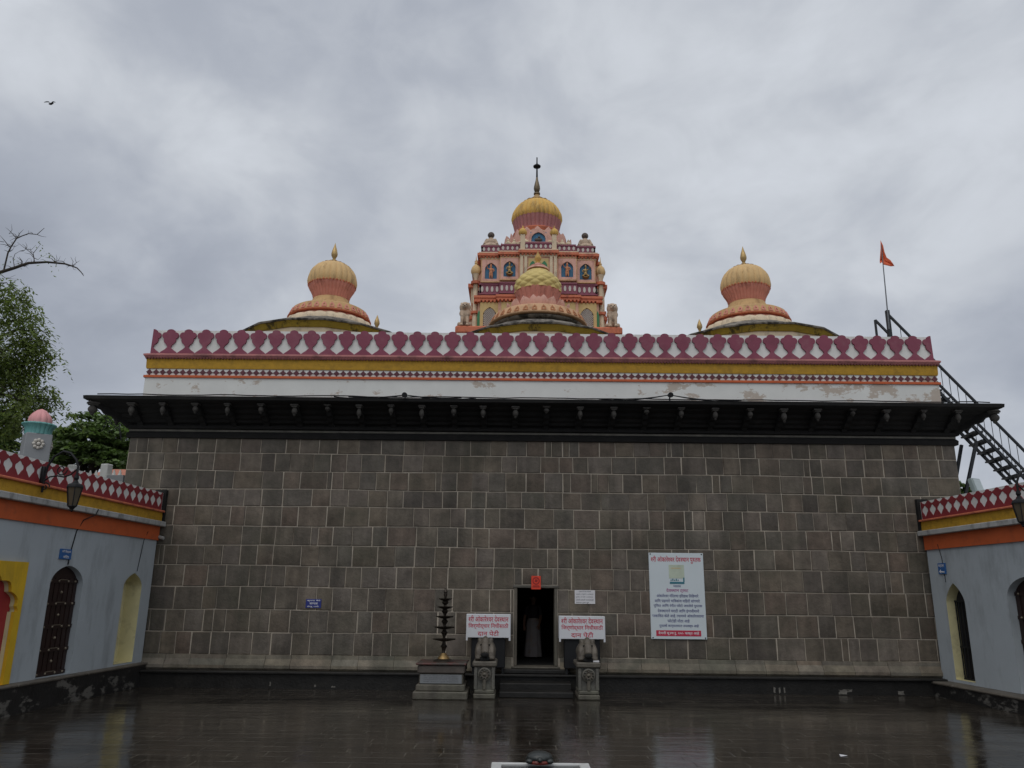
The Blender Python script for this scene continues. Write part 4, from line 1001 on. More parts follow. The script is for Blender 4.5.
# ------------------------------------------------------------------ things by the doorway
def lamp_tower():
    c = at(443.5, 660, 17.5); cx, cy = c.x, 17.5; z = lambda py: at(443, py, 17.5).z
    root = thing('lamp_tower', 'dark bronze tiered oil lamp standing on the inscribed stone pedestal', 'oil lamp', (cx, cy, z(663)))
    m = .0222
    q = MB(); q.lathe((cx, cy, 0), [(.24, z(663.5)), (.24, z(662)), (.20, z(660)), (.13, z(658.6))], 32); q.build('foot', BRONZE, root, 40)
    q = MB(); q.lathe((cx, cy, 0), [(.13, z(658.8)), (.12, z(657.5)), (.075, z(655)), (.05, z(653))], 32); q.build('bell_base', BRASS, root, 40)
    prof = [(.045, z(653.5))]; tiers = [(639.2, 20.3), (627.2, 18.2), (616.6, 15.5), (607, 13.8), (599, 11.6)]
    y0 = 653.5
    for ty, wd in tiers:
        mid = (y0 + ty) / 2
        for r, yy in ((.03, y0 - 1.2), (.05, mid + 1.6), (.075, mid), (.045, mid - 2), (.035, ty + 2.6)): prof.append((r, z(yy)))
        y0 = ty - 1
    prof += [(.025, z(597)), (.045, z(595)), (.03, z(593.4)), (.045, z(591.8)), (.03, z(590.4)), (.02, z(588.8)), (.003, z(588))]
    q = MB(); q.lathe((cx, cy, 0), prof, 20); q.build('stem', BRONZE, root, 50)
    for ty, wd in tiers:
        r = wd * m / 2; q = MB()
        q.lathe((cx, cy, 0), [(.03, z(ty + 2.4)), (r * .55, z(ty + 1.6)), (r * .9, z(ty + .5)), (r, z(ty - .6)), (r * .95, z(ty - .7)), (r * .5, z(ty - .1)), (.03, z(ty - .8))], 24, lambda a, j, zz: 1 + (.12 * max(0, cos(8 * a)) if j in (2, 3, 4) else 0))
        q.build('lamp_dish', BRONZE, root, 40)
lamp_tower()
def pedestal():
    X0, X1 = at(412, 700, 17.03).x, at(467, 700, 17.03).x; cx = (X0 + X1) / 2; Y0 = 17.03; zz = lambda py: at(440, py, Y0).z
    root = thing('stone_pedestal', 'stepped grey stone pedestal with an inscribed marble plaque on its front', 'pedestal', (cx, Y0 + .52, 0))
    hw = (X1 - X0) / 2; D = 1.05
    q = MB(); q.bevbox(cx - hw, Y0, 0, cx + hw, Y0 + D, zz(692), .02); q.build('bottom_slab', CARVED, root, 30)
    q = MB(); q.bevbox(cx - hw * .90, Y0 + .06, zz(692) + .001, cx + hw * .90, Y0 + D - .06, zz(685), .02); q.build('middle_slab', CARVED, root, 30)
    q = MB(); q.bevbox(cx - hw * .80, Y0 + .12, zz(685) + .001, cx + hw * .82, Y0 + D - .1, zz(674), .015); q.build('block', CARVED, root, 30)
    q = MB(); q.bevbox(cx - hw * .86, Y0 + .07, zz(674) + .001, cx + hw * .88, Y0 + D - .06, zz(665.5), .02); q.build('top_slab', M('brown_stone', (.085, .07, .058), .6, .25, 4, .4, 20), root, 30)
    q = MB(); q.bevbox(cx - hw * .92, Y0 + .03, zz(665.5) + .001, cx + hw * .94, Y0 + D - .03, zz(664.3) + .02, .012); q.build('red_cap', M('red_oxide_cap', (.11, .034, .028), .5, .3, 5, .2, dirt=(.055, .046, .038), dirt_amt=.97, dirt_scale=3, dirt_lo=.38, dirt_hi=.52), root, 30)
    xa, xb, za, zb = cx - hw * .76, cx + hw * .78, zz(684.2), zz(675)
    q = MB(); q.bevbox(xa, Y0 + .095, za, xb, Y0 + .122, zb, .004); pl = q.build('plaque', PLAQUE, root, 30)
    q = MB(); lines = ["ॐ नमः शिवाय दीपमाळ अर्पण", "श्री ओंकारेश्वर चरणी सादर", "भक्तांच्या वतीने अर्पण", "शके १९०० पुणे देवस्थान"]
    hh = (zb - za - .03) / 4
    for i, t in enumerate(lines): letter(q, t, xa + .07, xb - .07, zb - .012 - hh * (i + .82), zb - .012 - hh * (i + .1), lambda u, v: (u, Y0 + .0925, v))
    q.build('lettering', INKGREY, pl, 0)
pedestal()

def post(px0, px1):
    Yf = 17.28; zz = lambda py: at(500, py, Yf).z
    X0, X1 = at(px0, 697, Yf).x, at(px1, 697, Yf).x; cx = (X0 + X1) / 2; hw = (X1 - X0) / 2
    root = thing('carved_stone_post', '', 'stone post', (cx, Yf + .3, 0), 'carved stone posts flanking the doorway steps')
    z3, z2, z1 = zz(661.5), zz(667), zz(690)
    q = MB(); q.bevbox(cx - hw, Yf - .03, 0, cx + hw, Yf + .9, zz(694), .02); q.bevbox(cx - hw * .92, Yf, zz(694) + .001, cx + hw * .92, Yf + .88, z1, .02); q.build('foot', CARVED, root, 30)
    q = MB(); q.hexa([(cx - hw * .84, Yf + .05, z1 + .001), (cx + hw * .84, Yf + .05, z1 + .001), (cx + hw * .84, Yf + .85, z1 + .001), (cx - hw * .84, Yf + .85, z1 + .001), (cx - hw * .92, Yf + .07, z2), (cx + hw * .92, Yf + .07, z2), (cx + hw * .92, Yf + .85, z2), (cx - hw * .92, Yf + .85, z2)])
    for e in (-1, 1): q.bevbox(cx + e * hw * .80 - .035, Yf + .012, z1, cx + e * hw * .80 + .035, Yf + .06, z2 - .01, .01)
    q.build('shaft', CARVED, root, 30)
    q = MB(); cz = zz(674.5); R = hw * .60
    def ringm(rad, dep): return [(cx + rad * cos(2 * pi * i / 24), Yf + .05 - dep, cz + rad * sin(2 * pi * i / 24)) for i in range(24)]
    rings = [ringm(R, -.01), ringm(R, .045), ringm(R * .82, .06), ringm(R * .78, .035), ringm(R * .55, .045), ringm(R * .5, .07), ringm(R * .3, .055), ringm(R * .22, .085), ringm(.004, .10)]
    vs = [p for r in rings for p in r]; q.add(vs, [(j * 24 + i, j * 24 + (i + 1) % 24, j * 24 + 24 + (i + 1) % 24, j * 24 + 24 + i) for j in range(8) for i in range(24)])
    for i in range(10):
        a = 2 * pi * i / 10; q.ell((cx + R * .66 * cos(a), Yf + .005, cz + R * .66 * sin(a)), (R * .12, .03, R * .12), 8, 6)
    q.build('rosette', CARVED, root, 40)
    q = MB(); q.bevbox(cx - .035, Yf - .01, z1 - .005, cx + .035, Yf + .06, z1 + .20, .015); q.build('small_pillar', CARVED, root, 30)
    q = MB(); q.bevbox(cx - hw * 1.12, Yf - .02, z2 + .001, cx + hw * 1.12, Yf + .9, z3, .025); q.build('cap_slab', CARVED, root, 30)
    # crouching carved beast seen head on: haunches, ridge of the face, dark muzzle
    zt = zz(637); h = zt - z3; y = Yf + .34; q = MB()
    q.ell((cx, y + .22, z3 + h * .38), (hw * 1.0, .36, h * .42)); q.ell((cx, y, z3 + h * .50), (hw * .95, .25, h * .40)); q.hexa([(cx - hw * .95, y - .22, z3 + .01), (cx + hw * .95, y - .22, z3 + .01), (cx + hw * .95, y + .3, z3 + .01), (cx - hw * .95, y + .3, z3 + .01), (cx - hw * .55, y - .10, z3 + h * .8), (cx + hw * .55, y - .10, z3 + h * .8), (cx + hw * .55, y + .2, z3 + h * .8), (cx - hw * .55, y + .2, z3 + h * .8)])
    for e in (-1, 1):
        q.ell((cx + e * hw * .66, y - .08, z3 + h * .32), (hw * .32, .22, h * .36)); q.tube([(cx + e * hw * .55, y - .18, z3 + h * .35), (cx + e * hw * .6, y - .25, z3 + .02)], [.09, .075], 8)
        q.ell((cx + e * hw * .55, y - .04, z3 + h * .82), (hw * .2, .08, h * .12))
    q.tube([(cx, y - .05, z3 + h * .97), (cx, y - .24, z3 + h * .62), (cx, y - .30, z3 + h * .30)], [.045, .085, .085], 8)
    q.ell((cx, y - .10, z3 + h * .78), (hw * .42, .14, h * .20))
    o = q.build('carved_beast', CARVED, root, 60); remesh(o, .02)
    q = MB(); q.ell((cx, y - .36, z3 + h * .26), (.085, .04, .05)); q.bevbox(cx - .10, y - .33, z3 + .005, cx + .10, y - .26, z3 + h * .17, .01)
    for e in (-1, 1): q.ell((cx + e * .085, y - .235, z3 + h * .66), (.022, .02, .02), 8, 6)
    q.build('muzzle', BLACKSTONE, o, 50)
    return root, cx
pL, cxl = post(473, 495)
pL['label'] = 'carved stone post with a rosette left of the doorway steps, beside the lamp pedestal'
X1_ = (at(577.5, 697, 17.28).x + at(600.5, 697, 17.28).x) / 2
pR = copy_tree(pL); pR.location.x += X1_ - cxl
pR['label'] = 'carved stone post with a rosette right of the doorway steps, white scrap on its slab'
s_ = MB(); c = at(593, 660.5, 17.42); zc = at(500, 661.5, 17.28).z
s_.bevbox(c.x - .10, 17.30, zc + .002, c.x + .12, 17.42, zc + .035, .006); solo('paper_packet', s_, PAPER, 'small white packet lying on the slab of the right stone post', 'packet', (c.x, 17.36, zc))
# steps between the posts
s_ = MB(); xa, xb = cxl + .30, X1_ - .30
s_.bevbox(xa, 18.02, 0, xb, 18.575, .235, .015); s_.bevbox(xa, 17.50, 0, xb, 18.02, .115, .015)
solo('doorway_steps', s_, WETSTONE, 'wet black stone steps between the two carved posts', 'steps', ((xa + xb) / 2, 18, 0), None, 30)

def cabinet(px0, px1, py0, py1, label):
    Yf = 18.52; a = at(px0, py0, Yf); b_ = at(px1, py1, Yf); x0, x1, z1, z0 = a.x, b_.x, a.z, b_.z
    root = thing('donation_box', label, 'donation box', ((x0 + x1) / 2, Yf + .2, .36), 'white signed donation boxes beside the doorway')
    q = MB(); q.bevbox(x0, Yf, z0, x1, Yf + .36, z1, .008)
    for e in (x0 + .02, x1 - .02): q.box(e - .02, Yf + .001, z0 - .06, e + .02, Yf + .03, z0 + .02)
    q.build('sign_cabinet', SIGNWHITE, root, 20)
    q = MB(); q.bevbox(x0 + .12, Yf + .06, .50, x1 - .12, Yf + .34, z0, .01)  # black body on legs stands in for the shadow under the cabinet
    for xx in (x0 + .17, x1 - .17):
        for yy in (Yf + .10, Yf + .30): q.bar((xx, yy, .36), (xx, yy, .52), .045, .045, (0, 1, 0))
    q.build('shadow_stand', IRON, root, 0)
    mp = lambda u, v: (u, Yf - .003, v); W_, H_ = x1 - x0, z1 - z0; q = MB()
    letter(q, "श्री ओंकारेश्वर देवस्थान", x0 + W_ * .05, x1 - W_ * .05, z0 + H_ * .66, z0 + H_ * .95, mp, .013)
    letter(q, "जिर्णोद्धार निधीसाठी", x0 + W_ * .05, x1 - W_ * .05, z0 + H_ * .36, z0 + H_ * .63, mp, .013)
    letter(q, "दान पेटी", x0 + W_ * .26, x0 + W_ * .74, z0 + H_ * .07, z0 + H_ * .32, mp, .013)
    q.build('lettering', INKRED, root, 0)
    return root
cabinet(466.5, 510.5, 614, 638, 'white red lettered donation box left of the doorway, behind the stone post by the lamp')
cr_ = cabinet(559, 605.5, 616, 639.5, 'white red lettered donation box right of the doorway, under the small white notice')

# person just inside the doorway
def person():
    x, y, z = .50, 21.6, .492
    root = thing('person', 'person standing inside the dark doorway in a pale long skirt and dark top', 'person', (x, y, z))
    sk = [((0, 0, .86), .15), ((0, 0, 1.02), .125), ((0, .01, 1.2), .135), ((0, .01, 1.31), .07), ((0, 0, 1.38), .05), ((0, -.01, 1.48), .085), ((0, -.01, 1.56), .075),
          ((.15, .01, 1.27), .055), ((.20, .02, 1.04), .042), ((.16, -.10, .86), .034), ((.13, -.14, .80), .036),
          ((-.15, .01, 1.27), .055), ((-.22, .02, 1.03), .042), ((-.24, -.10, .84), .034), ((-.24, -.14, .77), .036),
          ((.08, 0, .78), .095), ((.08, 0, .44), .065), ((.08, .01, .08), .04), ((.09, -.10, .035), .035),
          ((-.08, 0, .78), .095), ((-.08, 0, .44), .065), ((-.08, .01, .08), .04), ((-.09, -.10, .035), .035)]
    ed = [(0, 1), (1, 2), (2, 3), (3, 4), (4, 5), (5, 6), (2, 7), (7, 8), (8, 9), (9, 10), (2, 11), (11, 12), (12, 13), (13, 14), (0, 15), (15, 16), (16, 17), (17, 18), (0, 19), (19, 20), (20, 21), (21, 22)]
    for sg, h in ((1, 10), (-1, 14)):
        hp = sk[h][0]
        for f in range(5):
            dx = (f - 2) * .016; L_ = (.05, .075, .082, .075, .06)[f]
            if f == 0: a = (hp[0] - sg * .035, hp[1] - .02, hp[2] - .02); b2 = (hp[0] - sg * .05, hp[1] - .04, hp[2] - .05)
            else: a = (hp[0] + dx, hp[1] - .015, hp[2] - L_ * .6); b2 = (hp[0] + dx, hp[1] - .005, hp[2] - L_ * 1.15)
            i = len(sk); sk.append((a, .0095)); sk.append((b2, .008)); ed += [(h, i), (i, i + 1)]
    me = bpy.data.meshes.new('body'); me.from_pydata([p for p, r in sk], ed, []); o = bpy.data.objects.new('body', me); COL.objects.link(o); o.parent = root
    m = o.modifiers.new('skin', 'SKIN'); m.use_smooth_shade = True
    sv = me.skin_vertices[0].data
    for i, (p, r) in enumerate(sk): sv[i].radius = (r, r * .85 if i < 4 else r)
    sv[0].use_root = True
    sb = o.modifiers.new('sub', 'SUBSURF'); sb.levels = 1; sb.render_levels = 2
    me.materials.append(SKIN)
    q = MB(); q.lathe((x, y, z), [(.135, 1.0), (.16, .95), (.185, .84), (.195, .6), (.215, .3), (.24, .05), (.235, .04), (.18, .3), (.15, .8), (.12, .99)], 48, lambda a, j, zz: 1 + .05 * sin(9 * a) * min(1, j / 4)); q.build('long_skirt', CLOTHGREY, root, 60)
    q = MB(); q.lathe((x, y + .005, z), [(.142, .98), (.142, 1.05), (.158, 1.2), (.15, 1.28), (.085, 1.335), (.075, 1.34)], 24)
    for e in (-1, 1): q.tube([(x + e * .12, y + .01, z + 1.27), (x + e * .165, y + .012, z + 1.24), (x + e * .198, y + .02, z + 1.08)], [.07, .068, .058], 10)
    q.build('dark_blouse', CLOTHDARK, root, 50)
    q = MB(); q.ell((x, y + .02, z + 1.535), (.092, .098, .10)); q.ell((x, y + .10, z + 1.50), (.05, .05, .055)); q.build('hair', HAIR, root, 50)
    q = MB()
    for e in (-1, 1): q.ell((x + e * .032, y - .088, z + 1.515), (.012, .008, .007), 8, 6); q.ell((x + e * .085, y, z + 1.50), (.012, .02, .03), 8, 6)
    q.ell((x, y - .10, z + 1.487), (.012, .018, .02), 8, 6); q.ell((x, y - .088, z + 1.455), (.024, .008, .007), 8, 6); q.build('face_features', SKIN, root, 50)
person()

# ------------------------------------------------------------------ signs on the wall
def wall_rect(px0, py0, px1, py1, Yp):
    a = at(px0, py0, Yp); b_ = at(px1, py1, Yp); return a.x, b_.x, b_.z, a.z
YS = YW - .035
def notice_board():
    x0, x1, z0, z1 = 3.155, 4.437, 1.13, 3.07
    root = thing('notice_board', 'tall white printed board with a red heading and red bottom strip on the stone wall', 'notice board', ((x0 + x1) / 2, YS, z0))
    q = MB(); q.bevbox(x0, YS - .02, z0, x1, YS + .03, z1, .006); q.build('panel', BOARDWHITE, root, 20)
    W_, H_ = x1 - x0, z1 - z0; mp = lambda u, v: (x0 + W_ * u, YS - .023, z0 + H_ * v)
    for bu, bv in ((.03, .015), (.97, .015), (.03, .985), (.97, .985)): MB().ell((x0 + W_ * bu, YS - .022, z0 + H_ * bv), (.016, .008, .016), 10, 6).build('fixing_bolt', IRON, root, 50)
    q = MB(); letter(q, "श्री ओंकारेश्वर देवस्थान पुस्तक", .04, .955, .875, .965, mp, .014)
    q.build('heading', INKRED, root, 0)
    q = MB(); letter(q, "प्रकाशक", .43, .57, .595, .62, mp, .01)
    rows = [("ओंकारेश्वर मंदिराचा इतिहास लिहिणारे", .12, .88), ("आणि पाहणारे भाविकांना माहिती सांगणारे", .08, .90), ("पूजित आणि रंगीत फोटो असलेले पुस्तक", .06, .94), ("देवस्थानाने मराठी आणि इंग्रजीमध्ये", .13, .88),
            ("प्रकाशित केले आहे. त्यामध्ये ओंकारेश्वराचा", .03, .96), ("फोटोही मोठा आहे", .30, .70), ("पुस्तके कार्यालयात उपलब्ध आहे", .15, .86)]
    for i, (t, a, c) in enumerate(rows):
        v = .495 - i * .0575; letter(q, t, a, c, v - .022, v + .024, mp, .016); q.build('text_line', INKBLUE, root, 0); q = MB()
    q = MB(); letter(q, "देवस्थान ट्रस्ट", .30, .70, .53, .585, mp, .012); q.build('trust_lettering', INKMAG, root, 0)
    # picture of the book: pale cover with a green block and a teal base
    q = MB(); q.box(x0 + W_ * .36, YS - .024, z0 + H_ * .70, x0 + W_ * .64, YS - .0205, z0 + H_ * .86); bk = q.build('book_picture', M('pale_green_print', (.50, .56, .44), .5, .15, 4, 0), root, 0)
    q = MB(); q.box(x0 + W_ * .37, YS - .026, z0 + H_ * .636, x0 + W_ * .635, YS - .0245, z0 + H_ * .66); q.box(x0 + W_ * .615, YS - .026, z0 + H_ * .66, x0 + W_ * .64, YS - .0245, z0 + H_ * .71)
    for i in range(5): q.box(x0 + W_ * (.385 + i * .032), YS - .026, z0 + H_ * .672, x0 + W_ * (.405 + i * .032), YS - .0245, z0 + H_ * (.685 + .01 * (i % 2)))
    q.build('teal_base', M('teal_print', (.03, .17, .22), .5, .1, 4, 0), bk, 0)
    q = MB(); q.box(x0 + W_ * .40, YS - .026, z0 + H_ * .815, x0 + W_ * .58, YS - .0245, z0 + H_ * .825); q.build('yellow_line', M('yellow_print', (.62, .48, .25), .5, .1, 4, 0), bk, 0)
    q = MB(); q.box(x0 + W_ * .09, YS - .024, z0 + H_ * .035, x0 + W_ * .895, YS - .0205, z0 + H_ * .10); sp = q.build('red_strip', INKRED, root, 0)
    q = MB(); letter(q, "देणगी मूल्य रु. २०/- फक्त आहे", .13, .86, .045, .09, lambda u, v: (x0 + W_ * u, YS - .027, z0 + H_ * v), .012); q.build('strip_lettering', INKWHITE, sp, 0)
notice_board()
def small_sign(name, label, cat, x0, x1, z0, z1, face, ink, lines, mpf=None, bold=.012):
    c = ((x0 + x1) / 2, YS, z0) if not mpf else mpf((x0 + x1) / 2, 0.01, z0)
    root = thing(name, label, cat, c); q = MB()
    if mpf: q.bevbox(x0, .004, z0, x1, .03, z1, .003, mpf); mp = lambda u, v: mpf(u, .033, v)
    else: q.bevbox(x0, YS, z0, x1, YS + .03, z1, .003); mp = lambda u, v: (u, YS - .003, v)
    q.build('plate', face, root, 20)
    q = MB(); n = len(lines); hh = (z1 - z0) / n
    for i, (t, a, b_) in enumerate(lines):
        letter(q, t, x0 + (x1 - x0) * a, x0 + (x1 - x0) * b_, z1 - hh * (i + .85), z1 - hh * (i + .2), mp, bold)
    q.build('lettering', ink, root, 0); return root
small_sign('wall_sign', 'small dark blue sign with three white lines on the stone wall', 'sign', -4.86, -4.50, 1.733, 1.932, SIGNBLUE, INKWHITE, [("कृपया येथे", .08, .94), ("चप्पल", .25, .78), ("ठेवू नये", .10, .86)])
small_sign('paper_notice', 'small pinkish white paper notice on the wall right of the doorway', 'notice', 1.405, 1.88, 1.89, 2.20, PAPER, INKGREY, [("दर्शनाची वेळ सकाळी", .2, .8), ("सकाळी ५ ते दुपारी १२ वाजेपर्यंत", .06, .92), ("दुपारी ४ ते रात्री ९ वाजेपर्यंत", .06, .9), ("आरती सकाळी व सायंकाळी", .06, .92), ("देवस्थान ट्रस्ट पुणे", .06, .7)], None, 0)
mpLs = lambda u, q, z: mpL(-u, q, z)
small_sign('wall_sign', 'small blue sign with two white lines above the studded door of the left wing', 'sign', -3.74, -3.38, 2.645, 2.835, SIGNBLUE2, INKWHITE, [("श्री विठ्ठल", .12, .88), ("मंदिर", .28, .78)], mpLs)
rs_ = small_sign('wall_sign', 'small blue pictogram sign above the barred niche of the right wing', 'sign', .40, .66, 2.635, 2.875, SIGNBLUE2, INKWHITE, [("शौचालय", .12, .88)] + [], mpR) if False else None
def picto():
    s0, s1, z0, z1 = .40, .67, 2.635, 2.875
    root = thing('wall_sign', 'small blue arrow sign above the barred niche of the right wing', 'sign', mpR(.53, .01, z0))
    q = MB(); q.bevbox(s0, .004, z0, s1, .03, z1, .003, mpR); q.build('plate', SIGNBLUE2, root, 20)
    q = MB(); letter(q, "कार्यालय", s0 + .03, s1 - .03, z0 + .135, z1 - .03, lambda u, v: mpR(u, .033, v), .014)
    pts = [(s0 + .04, z0 + .05), (s0 + .10, z0 + .105), (s0 + .10, z0 + .07), (s1 - .04, z0 + .055), (s1 - .04, z0 + .03), (s0 + .10, z0 + .04), (s0 + .10, z0 + .015)]
    add_plate(q, [pts], [], .003, lambda u, v, t: mpR(u, .0335 + t, v)); q.build('arrow_lettering', INKWHITE, root, 0)
picto()
def picture():
    x0, x1, z0, z1 = .392, .612, 2.205, 2.51; yy = YW - .06
    root = thing('picture_tile', 'small bright orange printed picture fixed above the doorway', 'picture', ((x0 + x1) / 2, yy, z0))
    q = MB(); q.bevbox(x0, yy, z0, x1, yy + .03, z1, .004); q.build('tile', VERMILION, root, 20)
    q = MB(); c = ((x0 + x1) / 2, (z0 + z1) / 2 + .04)
    ring = lambda r: [(c[0] + r * cos(2 * pi * i / 24), c[1] + r * sin(2 * pi * i / 24)) for i in range(24)]
    add_plate(q, [ring(.085)], [ring(.062)], .004, lambda u, v, t: (u, yy - .003 + t, v))
    add_plate(q, [[(c[0] - .035, c[1] - .02), (c[0] + .03, c[1] - .03), (c[0] + .035, c[1] + .03), (c[0] - .02, c[1] + .035)]], [], .004, lambda u, v, t: (u, yy - .003 + t, v))
    for dz, w_ in ((-.11, .07), (-.135, .085)): q.box(c[0] - w_, yy - .005, c[1] + dz - .008, c[0] + w_, yy - .001, c[1] + dz + .006)
    q.build('printed_marks', M('dark_red_print', (.30, .012, .01), .6, .1, 5, 0), root, 0)
picture()

# ------------------------------------------------------------------ lanterns on the wings
def lantern(mp, s, dz, reach, label):
    root = thing('wall_lantern', label, 'lantern', mp(s, 0, 3.9 + dz), 'iron lanterns on scrolled wall arms')
    P = lambda q, z: mp(s, q, z + dz)
    a = MB(); a.tube([P(.10, 3.78), P(.10, 4.02), P(.13, 4.25), P(.22, 4.43), P(.38, 4.53), P(.52, 4.50), P(reach - .06, 4.38), P(reach, 4.25), P(reach, 4.02)], .02, 8)
    sp = [(.10, 3.98), (.2, 4.06), (.34, 4.08), (.46, 4.06), (.58, 4.10), (reach - .02, 4.2)]; a.tube([P(*p) for p in sp], .014, 8)
    for (q0, z0_, r0, d_) in ((.14, 3.88, .085, 1), (.40, 4.19, .11, -1)):
        a.tube([P(q0 + r0 * (1 - t * .75) * cos(d_ * 7.5 * t), z0_ + r0 * (1 - t * .75) * sin(d_ * 7.5 * t)) for t in [i / 18 for i in range(19)]], .012, 6)
    a.bevbox(s - .03, .03, 3.95 + dz, s + .03, .095, 4.25 + dz, .01, mp); a.build('scroll_arm', IRON, root, 50)
    c = Vector(P(reach, 0)); c = (c.x, c.y, dz)
    q = MB(); q.lathe(c, [(.035, 4.10), (.05, 4.04), (.03, 4.0), (.06, 3.95), (.13, 3.92), (.155, 3.88), (.155, 3.865), (.12, 3.865)], 6); q.lathe(c, [(.075, 3.545), (.085, 3.53), (.05, 3.50), (.03, 3.47), (.035, 3.455), (.003, 3.43)], 6)
    for i in range(6):
        t = 2 * pi * i / 6; q.bar((c[0] + .14 * cos(t), c[1] + .14 * sin(t), 3.87 + dz), (c[0] + .08 * cos(t), c[1] + .08 * sin(t), 3.54 + dz), .016, .016, (cos(t), sin(t), 0))
    q.build('lantern_frame', IRON, root, 30)
    q = MB(); q.lathe(c, [(.13, 3.866), (.074, 3.542)], 6); q.build('lantern_glass', GLASS, root, 0)
    return root
lantern(mpL, 4.70, 0, .70, 'black iron lantern on a scrolled arm, fixed to the left wing')
lantern(mpR, 4.25, -.06, .70, 'black iron lantern on a scrolled arm, fixed to the right wing')
# floodlight on the right wing
c = at(976, 486, 17.8)
q = MB(); R_ = Matrix.Rotation(.5, 3, 'Z') @ Matrix.Rotation(-.25, 3, 'X')
root = thing('floodlight', 'grey green square floodlight on a short post behind the right parapet', 'floodlight', (c.x, 17.8, 3.89))
mpq = lambda x, y, z: tuple(Vector((c.x, 17.8, c.z)) + R_ @ Vector((x, y, z)))
q.bevbox(-.16, -.06, -.17, .16, .06, .17, .02, mpq); q.build('housing', M('grey_green_metal', (.25, .30, .29), .5, .1, 4, .05), root, 30)
q = MB(); q.box(-.13, -.068, -.14, .13, -.0605, .14, mpq); q.build('lens', M('floodlight_glass', (.42, .48, .48), .2, .05, 4, 0), root, 0)
q = MB(); q.tube([(c.x, 17.85, 3.89), (c.x, 17.85, c.z - .1)], .025, 8); q.build('post', IRON, root, 40)

# ------------------------------------------------------------------ steel stair up to the roof, flag
def staircase():
    Yn, Yf = 20.3, 21.15
    root = thing('steel_staircase', 'dark steel open tread staircase climbing past the eave to the roof', 'staircase', (13.5, 20.7, 3.9))
    P = lambda px, py, Y: at(px, py, Y)
    r1a, r1b = P(887.5, 314, Yn), P(1024, 450.6, Yn); d = (r1b - r1a); d = Vector((d.x, 0, d.z)).normalized(); slope = d.z / d.x
    base_n = P(979.7, 433, Yn)       # a point on the near stringer
    base_f = P(970.5, 443, Yf)       # a point on the far stringer
    def line(p, x): return Vector((x, p.y, p.z + (x - p.x) * slope))
    xt = r1a.x + .05; xb = base_n.x + (base_n.z - 3.95) / -slope
    s = MB()
    for p in (base_n, base_f): s.bar(line(p, xt + .2), line(p, xb), .06, .15, (0, 1, 0)) if False else s.bar(line(p, xt + .2), line(p, xb), .05, .075)
    s.build('stringers', STEEL, root, 0)
    mid = (base_n + base_f) / 2; mid.z = (line(base_n, mid.x).z + line(base_f, mid.x).z) / 2
    s = MB(); s.bar(line(mid, xt + .2) - Vector((0, 0, .08)), line(mid, xb) - Vector((0, 0, .08)), .05, .05); s.build('centre_beam', STEEL, root, 0)
    t = MB(); z = 4.1
    zt = line(base_n, xt + .3).z
    while z < zt:
        x = base_n.x + (z - base_n.z) / slope; xf = base_f.x + (z - base_f.z) / slope
        t.hexa([(x - .13, Yn, z - .02), (x + .13, Yn, z - .02), (xf + .13, Yf, z - .02), (xf - .13, Yf, z - .02), (x - .13, Yn, z + .02), (x + .13, Yn, z + .02), (xf + .13, Yf, z + .02), (xf - .13, Yf, z + .02)]); z += .225
    t.build('treads', STEEL, root, 0)
    r2a = P(875, 320, Yf)
    for ra, bs in ((r1a, base_n), (r2a, base_f)):
        h = MB(); h.bar(line(ra, ra.x), line(ra, xb), .055, .055); x = ra.x + .3
        hr = h.build('handrail', STEEL, root, 0)
        bl = MB()
        while x < xb: bl.tube([line(bs, x), line(ra, x)], .009, 5); x += .19
        bl.build('balusters', STEEL, hr, 0)
    q = MB(); q.bar((r1a.x, Yn, 7.2), r1a + Vector((0, 0, .1)), .09, .09, (0, 1, 0)); q.build('top_post', STEEL, root, 0)
    MB().bar((r2a.x, Yf, 7.2), r2a, .05, .05, (0, 1, 0)).build('top_post', STEEL, root, 0)
    q = MB()
    a = P(961.5, 445, Yf); b_ = P(956, 478, Yf); dd = (b_ - a); e = a + dd * ((3.88 - a.z) / dd.z); q.bar(a, e, .07, .07, (0, 1, 0)); q.build('support_strut', STEEL, root, 0); q = MB()
    a = P(976.5, 441, Yn + .1); b_ = P(966, 491.5, Yn + .1); dd = (b_ - a); e = a + dd * ((3.88 - a.z) / dd.z); q.bar(a, e, .07, .07, (0, 1, 0))
    q.build('support_strut', STEEL, root, 0)
    return r1a
r1a = staircase()
sl = MB(); sl.box(10.95, 18.9, 3.6, 17, 26, 3.88); sl.box(11.2, 19.2, 0, 16.8, 25.8, 3.6)
solo('rear_annexe', sl, GREYLEDGE, 'plain grey flat roofed annexe behind the right wing carrying the stair', 'building', (14, 22, 0), None, 0)

